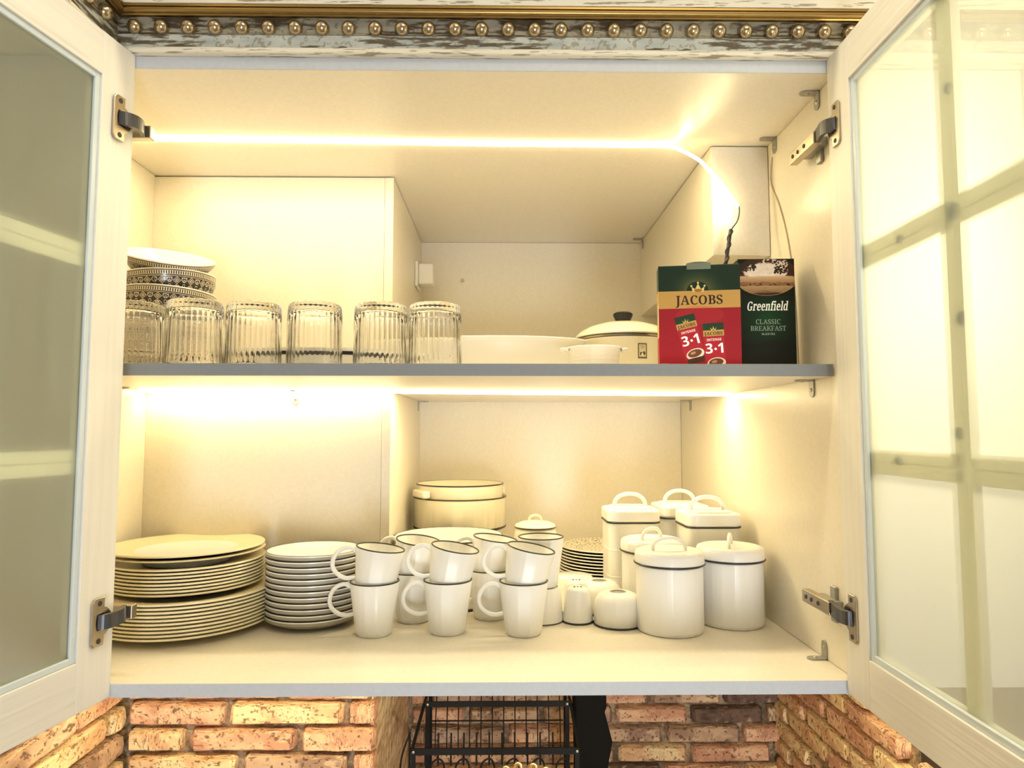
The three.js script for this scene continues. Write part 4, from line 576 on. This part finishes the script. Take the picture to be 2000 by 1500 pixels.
const tumblers = [[-0.556, -0.1, 'ribbed glass tumbler upside down, leftmost, half behind the left door'], [-0.456, -0.082, 'ribbed glass tumbler upside down in front of the patterned bowls'], [-0.3725, -0.1, 'ribbed glass tumbler upside down just right of the patterned bowls'],
  [-0.277, -0.1, 'ribbed glass tumbler upside down, third from the right end of the row'], [-0.1745, -0.104, 'ribbed glass tumbler upside down, second from the right end of the row'], [-0.0895, -0.104, 'ribbed glass tumbler upside down, at the right end of the row']];
let firstGlass = null;
tumblers.forEach(([x, z, label], k) => {
  if (!k) { firstGlass = part('glass_tumbler', tumbler, M.glass, scene); firstGlass.name = numbered('glass_tumbler'); firstGlass.position.set(x, YS + 0.0004, z); tag(firstGlass, label, 'glass', 'ribbed tumblers in a row'); } else copy(firstGlass, label, [x, YS + 0.0004, z], [0, k * 0.37, 0]);
});

// --- low dishes, pan, small casserole
function oval(pts, sx, sz, seg = 72) { return lathe(pts, seg, 0.8).scale(sx, 1, sz); }
const tr = thing('enamel_tray', 'low white oval tray with black rim behind the tumblers', 'tray', [-0.31, YS + 0.0004, -0.265]);
part('body', oval([[0, 0.002], [0.86, 0.002], [0.94, 0.012], [0.97, 0.031], [0.985, 0.031], [0.955, 0.011], [0.88, 0], [0, 0]], 0.145, 0.085), M.enamel, tr);
part('rim', oval([[0.955, 0.0305], [1.0, 0.0305], [1.0, 0.0365], [0.955, 0.0365], [0.955, 0.0305]], 0.145, 0.085), M.rim, tr, 'black rim'); part('lip', oval([[0.955, 0.0366], [0.995, 0.0366], [0.995, 0.0425], [0.955, 0.0425], [0.955, 0.0366]], 0.145, 0.085), M.enamel, tr);
const od = thing('oval_dish', 'long white oval baking dish between the tumblers and the lidded pan', 'dish', [0.008, YS + 0.0004, -0.335]);
part('body', oval([[0, 0.003], [0.78, 0.003], [0.86, 0.02], [0.9, 0.062], [0.99, 0.0705], [1.0, 0.0725], [0.99, 0.074], [0.93, 0.0725], [0.885, 0.066], [0.84, 0.05], [0.76, 0.006], [0.74, 0], [0, 0]], 0.185, 0.085, 96), M.enamel, od); od.scale.set(0.93, 1, 0.9);
const pan = thing('lidded_pan', 'cream pan with domed lid and black knob in the recess', 'pan', [0.262, YS + 0.0004, -0.405]);
part('body', lathe([[0, 0.002], [0.088, 0.002], [0.0905, 0.006], [0.0905, 0.076], [0.093, 0.079], [0.093, 0.081], [0.089, 0.081], [0.088, 0.077], [0.088, 0.005], [0, 0.005]].map(([a, b]) => [a, b]), 84, 0.8), M.cream, pan);
part('steel_band', lathe([[0.0915, 0.0812], [0.0935, 0.0825], [0.0935, 0.0862], [0.0905, 0.0872], [0.09, 0.0812], [0.0915, 0.0812]], 84, 0.8), M.steel, pan); const plid = group('lid', pan);
part('cover', lathe([[0.0955, 0.0875], [0.0975, 0.0885], [0.097, 0.0915], [0.088, 0.1005], [0.07, 0.1105], [0.045, 0.118], [0.02, 0.1215], [0, 0.122]], 84), M.cream, plid);
part('knob', lathe([[0.0, 0.122], [0.0145, 0.122], [0.0155, 0.126], [0.0195, 0.135], [0.0198, 0.1385], [0.016, 0.1415], [0.008, 0.143], [0, 0.1432]], 40, 0.9), M.black, plid, 'black knob'); part('base_line', enamelRim(0.0895, 0.0025, 0.0022), M.rim, pan);
{ const g = new THREE.CylinderGeometry(0.0911, 0.0911, 0.029, 12, 1, true, 0.13, 0.2).translate(0, 0.053, 0); part('sticker', g, M.sticker, pan, 'small printed sticker'); }
const sc = thing('small_casserole', 'small white ear-handled dish in front of the lidded pan', 'dish', [0.1725, YS + 0.0004, -0.185]);
part('body', lathe([[0, 0.003], [0.037, 0.003], [0.041, 0.012], [0.0435, 0.0355], [0.0465, 0.0385], [0.0475, 0.0405], [0.0465, 0.042], [0.0425, 0.0395], [0.039, 0.013], [0.036, 0.001], [0.033, 0], [0, 0]], 72, 0.8), M.china, sc);
for (const s of [-1, 1]) part('handle', tube([[s * 0.044, 0.037, -0.016], [s * 0.053, 0.0385, -0.012], [s * 0.056, 0.039, 0], [s * 0.053, 0.0385, 0.012], [s * 0.044, 0.037, 0.016]], 0.0028, 24, 8), M.china, sc);
for (const y of [0.012, 0.019, 0.026]) part('ridge', enamelRim(0.0407 + (y - 0.012) * 0.105, y, 0.0009), M.china, sc);

// --- two cartons
const cf = thing('coffee_carton', 'red and green instant coffee carton at the right end of the shelf', 'carton', [0.3205, YS + 0.0005, -0.0715], R(-9)); {
  const w = 0.1225, h = 0.1565, d = 0.034; part('front', boxUV(new THREE.BoxGeometry(w, h, 0.0012)).translate(0, h / 2, 0), M.coffee, cf, 'printed front');
  const g = cf.children[0].geometry, p = g.attributes.position, uv = g.attributes.uv; for (let i = 0; i < p.count; i++) uv.setXY(i, p.getX(i) / w + 0.5, p.getY(i) / h);
  const sd = new THREE.BoxGeometry(0.0012, h, d); part('side', sd.clone().translate(-w / 2 + 0.0006, h / 2, -d / 2 - 0.0007), M.coffeeSide, cf); part('side', sd.clone().translate(w / 2 - 0.0006, h / 2, -d / 2 - 0.0007), M.coffeeSide, cf);
  part('back', new THREE.BoxGeometry(w, h, 0.0012).translate(0, h / 2, -d - 0.0014), M.cartonTop, cf); part('top_flap', box(-w / 2, w / 2, 0, 0.0014, -d, 0, 0.0005).rotateX(R(-7)).translate(0, h - 0.0004, 0.0004), M.cartonTop, cf);
  part('bottom', new THREE.BoxGeometry(w - 0.003, 0.0012, d - 0.002).translate(0, 0.0008, -d / 2 - 0.0007), M.board, cf);
  part('seal_tape', merge([box(-0.018, 0.018, h - 0.006, h + 0.004, 0.0008, 0.0014, 0.0003), new THREE.CylinderGeometry(0.018, 0.018, 0.0012, 24).scale(1, 1, 0.55).rotateX(R(-7)).translate(0, h + 0.004, -0.008)]), M.tape, cf, 'clear round seal');
}
const tb = thing('tea_carton', 'dark green tea carton standing beside the red coffee carton', 'carton', [0.4365, YS + 0.0005, -0.1], R(-3)); {
  const w = 0.0885, h = 0.1745, d = 0.055; part('front', boxUV(new THREE.BoxGeometry(w, h, 0.0012)).translate(0, h / 2, 0), M.tea, tb, 'printed front');
  const g = tb.children[0].geometry, p = g.attributes.position, uv = g.attributes.uv; for (let i = 0; i < p.count; i++) uv.setXY(i, p.getX(i) / w + 0.5, p.getY(i) / h);
  part('carton_body', box(-w / 2, w / 2, 0, h, -d, -0.0007, 0.0008), M.teaSide, tb);
}

/* ------------------------------------------------------------------ below the cabinet */
const top = thing('worktop', 'brown wooden worktop in the brick niche under the rack', 'worktop');
part('slab', box(-0.24, 0.8, COUNTER - 0.04, COUNTER, -0.96, 0.02, 0.004), M.worktop, top); part('slab', box(-0.74, -0.24, COUNTER - 0.04, COUNTER, -0.37, 0.02, 0.004), M.worktop, top);
const base = thing('base_cabinet', 'cream base cabinet carrying the brown worktop', 'cabinet');
part('carcass', merge([box(-0.73, 0.8, FLOOR + 0.1, COUNTER - 0.044, -0.4, -0.02, 0.002), box(-0.24, 0.8, FLOOR + 0.1, COUNTER - 0.044, -0.95, -0.4, 0.002), box(-0.7, 0.78, FLOOR, FLOOR + 0.1, -0.4, -0.07, 0.002)]), M.paint, base);
for (let k = 0; k < 3; k++) { const x0 = -0.725 + k * 0.508, d = group('door', base); part('panel', box(x0, x0 + 0.5, FLOOR + 0.11, COUNTER - 0.05, -0.019, -0.001, 0.003), M.paint, d); part('handle', tube([[x0 + 0.44, -0.82, -0.003], [x0 + 0.44, -0.82, 0.02], [x0 + 0.44, -0.94, 0.02], [x0 + 0.44, -0.94, -0.003]], 0.005, 24, 8), M.darkSteel, d); }

const rack = thing('dish_rack', 'black wire dish rack in the niche under the cabinet', 'rack'); {
  const y1 = -0.262, z1 = -0.60, y2 = -0.3185, z2 = -0.5, xl1 = -0.157, xr1 = 0.170, xl2 = -0.171, xr2 = 0.177, m = M.blackMetal;
  const flatBar = (a, b, w, t) => { const A = V(...a), B = V(...b), g = new THREE.BoxGeometry(A.distanceTo(B), w, t); g.applyQuaternion(new THREE.Quaternion().setFromUnitVectors(V(1, 0, 0), B.clone().sub(A).normalize())); const c = A.add(B).multiplyScalar(0.5); return g.translate(c.x, c.y, c.z); };
  part('top_bar', flatBar([xl1, y1, z1], [xr1, y1, z1], 0.0115, 0.004), m, rack); part('middle_bar', flatBar([xl2, y2, z2], [xr2, y2, z2], 0.0135, 0.004), m, rack);
  for (const [x1, x2] of [[xl1, xl2], [xr1, xr2]]) { part('side_bar', cyl([x1, y1, z1], [x2, y2, z2], 0.0035), m, rack); part('post', merge([flatBar([x1 + (x1 < 0 ? 0.008 : -0.008), y1, z1], [x1 + (x1 < 0 ? 0.008 : -0.008), COUNTER, z1], 0.009, 0.005)]), m, rack); part('post', flatBar([x2 + (x1 < 0 ? 0.004 : -0.004), y2, z2], [x2 + (x1 < 0 ? 0.004 : -0.004), COUNTER, z2], 0.009, 0.005), m, rack); }
  part('back_bar', cyl([xl1, y1, -0.74], [xr1, y1, -0.74], 0.003), m, rack); part('back_bar', cyl([xl1 + 0.01, -0.325, -0.665], [xr1 - 0.012, -0.325, -0.665], 0.0018), m, rack);
  for (const x of [xl1, xr1]) { part('side_bar', cyl([x, y1, z1], [x, y1, -0.74], 0.003), m, rack); part('post', cyl([x, y1, -0.74], [x, COUNTER, -0.74], 0.004), m, rack); }
  for (let k = 0; k < 12; k++) { const x = xl1 + 0.02 + k * 0.0262; part('wire', tube([[x, y1 + 0.012, -0.735], [x, y1 + 0.004, -0.70], [x, y1 - 0.02, -0.68], [x, -0.34, -0.66], [x, -0.40, -0.655]], 0.0013, 24, 6), m, rack); }
  for (let k = 0; k < 12; k++) { const x = xl2 + 0.028 + k * 0.0266; part('prong', tube([[x, y2 + 0.032, z2 - 0.012], [x, y2, z2 - 0.006], [x, y2 - 0.03, z2 - 0.004]], 0.002, 12, 7), m, rack); }
  for (let k = 0; k < 6; k++) { const x = xl2 + 0.04 + k * 0.052; part('plate_hook', tube([[x, y2 - 0.11, z2 + 0.002], [x, y2 - 0.03, z2 + 0.004], [x + 0.006, y2 - 0.018, z2 + 0.004], [x + 0.018, y2 - 0.014, z2 + 0.002], [x + 0.026, y2 - 0.024, z2], [x + 0.027, y2 - 0.11, z2]], 0.002, 30, 6), m, rack); }
  part('base_bar', cyl([xl2, COUNTER + 0.03, z2], [xr2, COUNTER + 0.03, z2], 0.004), m, rack); part('base_bar', cyl([xl1, COUNTER + 0.03, -0.74], [xr1, COUNTER + 0.03, -0.74], 0.004), m, rack);
  for (const [x, y, z] of [[xl1 + 0.008, y1, z1], [xr1 - 0.008, y1, z1], [xl2 + 0.004, y2, z2], [xr2 - 0.004, y2, z2]]) part('bolt', new THREE.SphereGeometry(0.0032, 12, 8).scale(1, 1, 0.6).translate(x, y, z + 0.0035), M.zinc, rack, 'shiny bolt head');
  part('side_hanger', tube([[xl2 - 0.005, y2 + 0.035, z2 - 0.01], [xl2 - 0.02, y2 - 0.01, z2], [xl2 - 0.024, y2 - 0.05, z2], [xl2 - 0.024, y2 - 0.1, z2]], 0.002, 20, 6), m, rack); part('side_hanger', tube([[xl2 - 0.005, y2 + 0.035, z2 - 0.01], [xl2 - 0.005, y2 - 0.1, z2]], 0.002, 12, 6), m, rack);
}
const bag = thing('cloth_bag', 'black cloth bag hanging to the right of the dish rack', 'bag'); {
  const s = new THREE.Shape([[0.181, -0.16], [0.247, -0.16], [0.247, -0.272], [0.2425, -0.283], [0.2595, -0.348], [0.249, -0.40], [0.256, -0.50], [0.250, COUNTER + 0.006], [0.181, COUNTER + 0.006], [0.186, -0.4]].map(([a, b]) => new THREE.Vector2(a, b)));
  part('body', new THREE.ExtrudeGeometry(s, { depth: 0.05, bevelEnabled: true, bevelSize: 0.004, bevelThickness: 0.012, bevelSegments: 3 }).translate(0, 0, -0.66), M.cloth, bag); part('strap', tube([[0.2, -0.165, -0.63], [0.205, -0.1, -0.64], [0.222, -0.1, -0.64], [0.23, -0.165, -0.63]], 0.004, 24, 8), M.cloth, bag); part('hook', cyl([0.213, -0.098, -0.64], [0.213, -0.098, -0.985], 0.003), M.blackMetal, bag);
}
const orn = thing('gold_holder', 'gold wire holder with curled loops in front of the dish rack', 'holder', [0.056, COUNTER, -0.36]); {
  const H = 0.42, mtl = M.goldWire; part('base', lathe([[0, 0], [0.06, 0], [0.062, 0.004], [0.02, 0.012], [0, 0.013]], 48), mtl, orn);
  [-75, -46, -17, 14, 44, 72].forEach((a, k) => { const r = R(a), px = Math.sin(r), pz = Math.cos(r) * 0.5, h = H - Math.abs(a + 4) * 0.00034; part('loop', tube([[0.01 * px, 0.012, 0.01 * pz], [0.05 * px, 0.1, 0.05 * pz], [0.048 * px, h - 0.05, 0.048 * pz], [0.052 * px, h - 0.01, 0.052 * pz], [0.052 * px + 0.0025, h - 0.002, 0.054 * pz], [0.052 * px + 0.0065, h, 0.056 * pz], [0.052 * px + 0.0105, h - 0.003, 0.06 * pz], [0.052 * px + 0.0125, h - 0.012, 0.06 * pz], [0.052 * px + 0.011, h - 0.028, 0.058 * pz]], 0.0034, 200, 9), mtl, orn); });
  part('ring', new THREE.TorusGeometry(0.05, 0.003, 8, 48).rotateX(Math.PI / 2).translate(0, 0.1, 0), mtl, orn);
}
scene.traverse((o) => { if (o.isMesh) o.castShadow = o.receiveShadow = true; });
renderer.render(scene, camera);
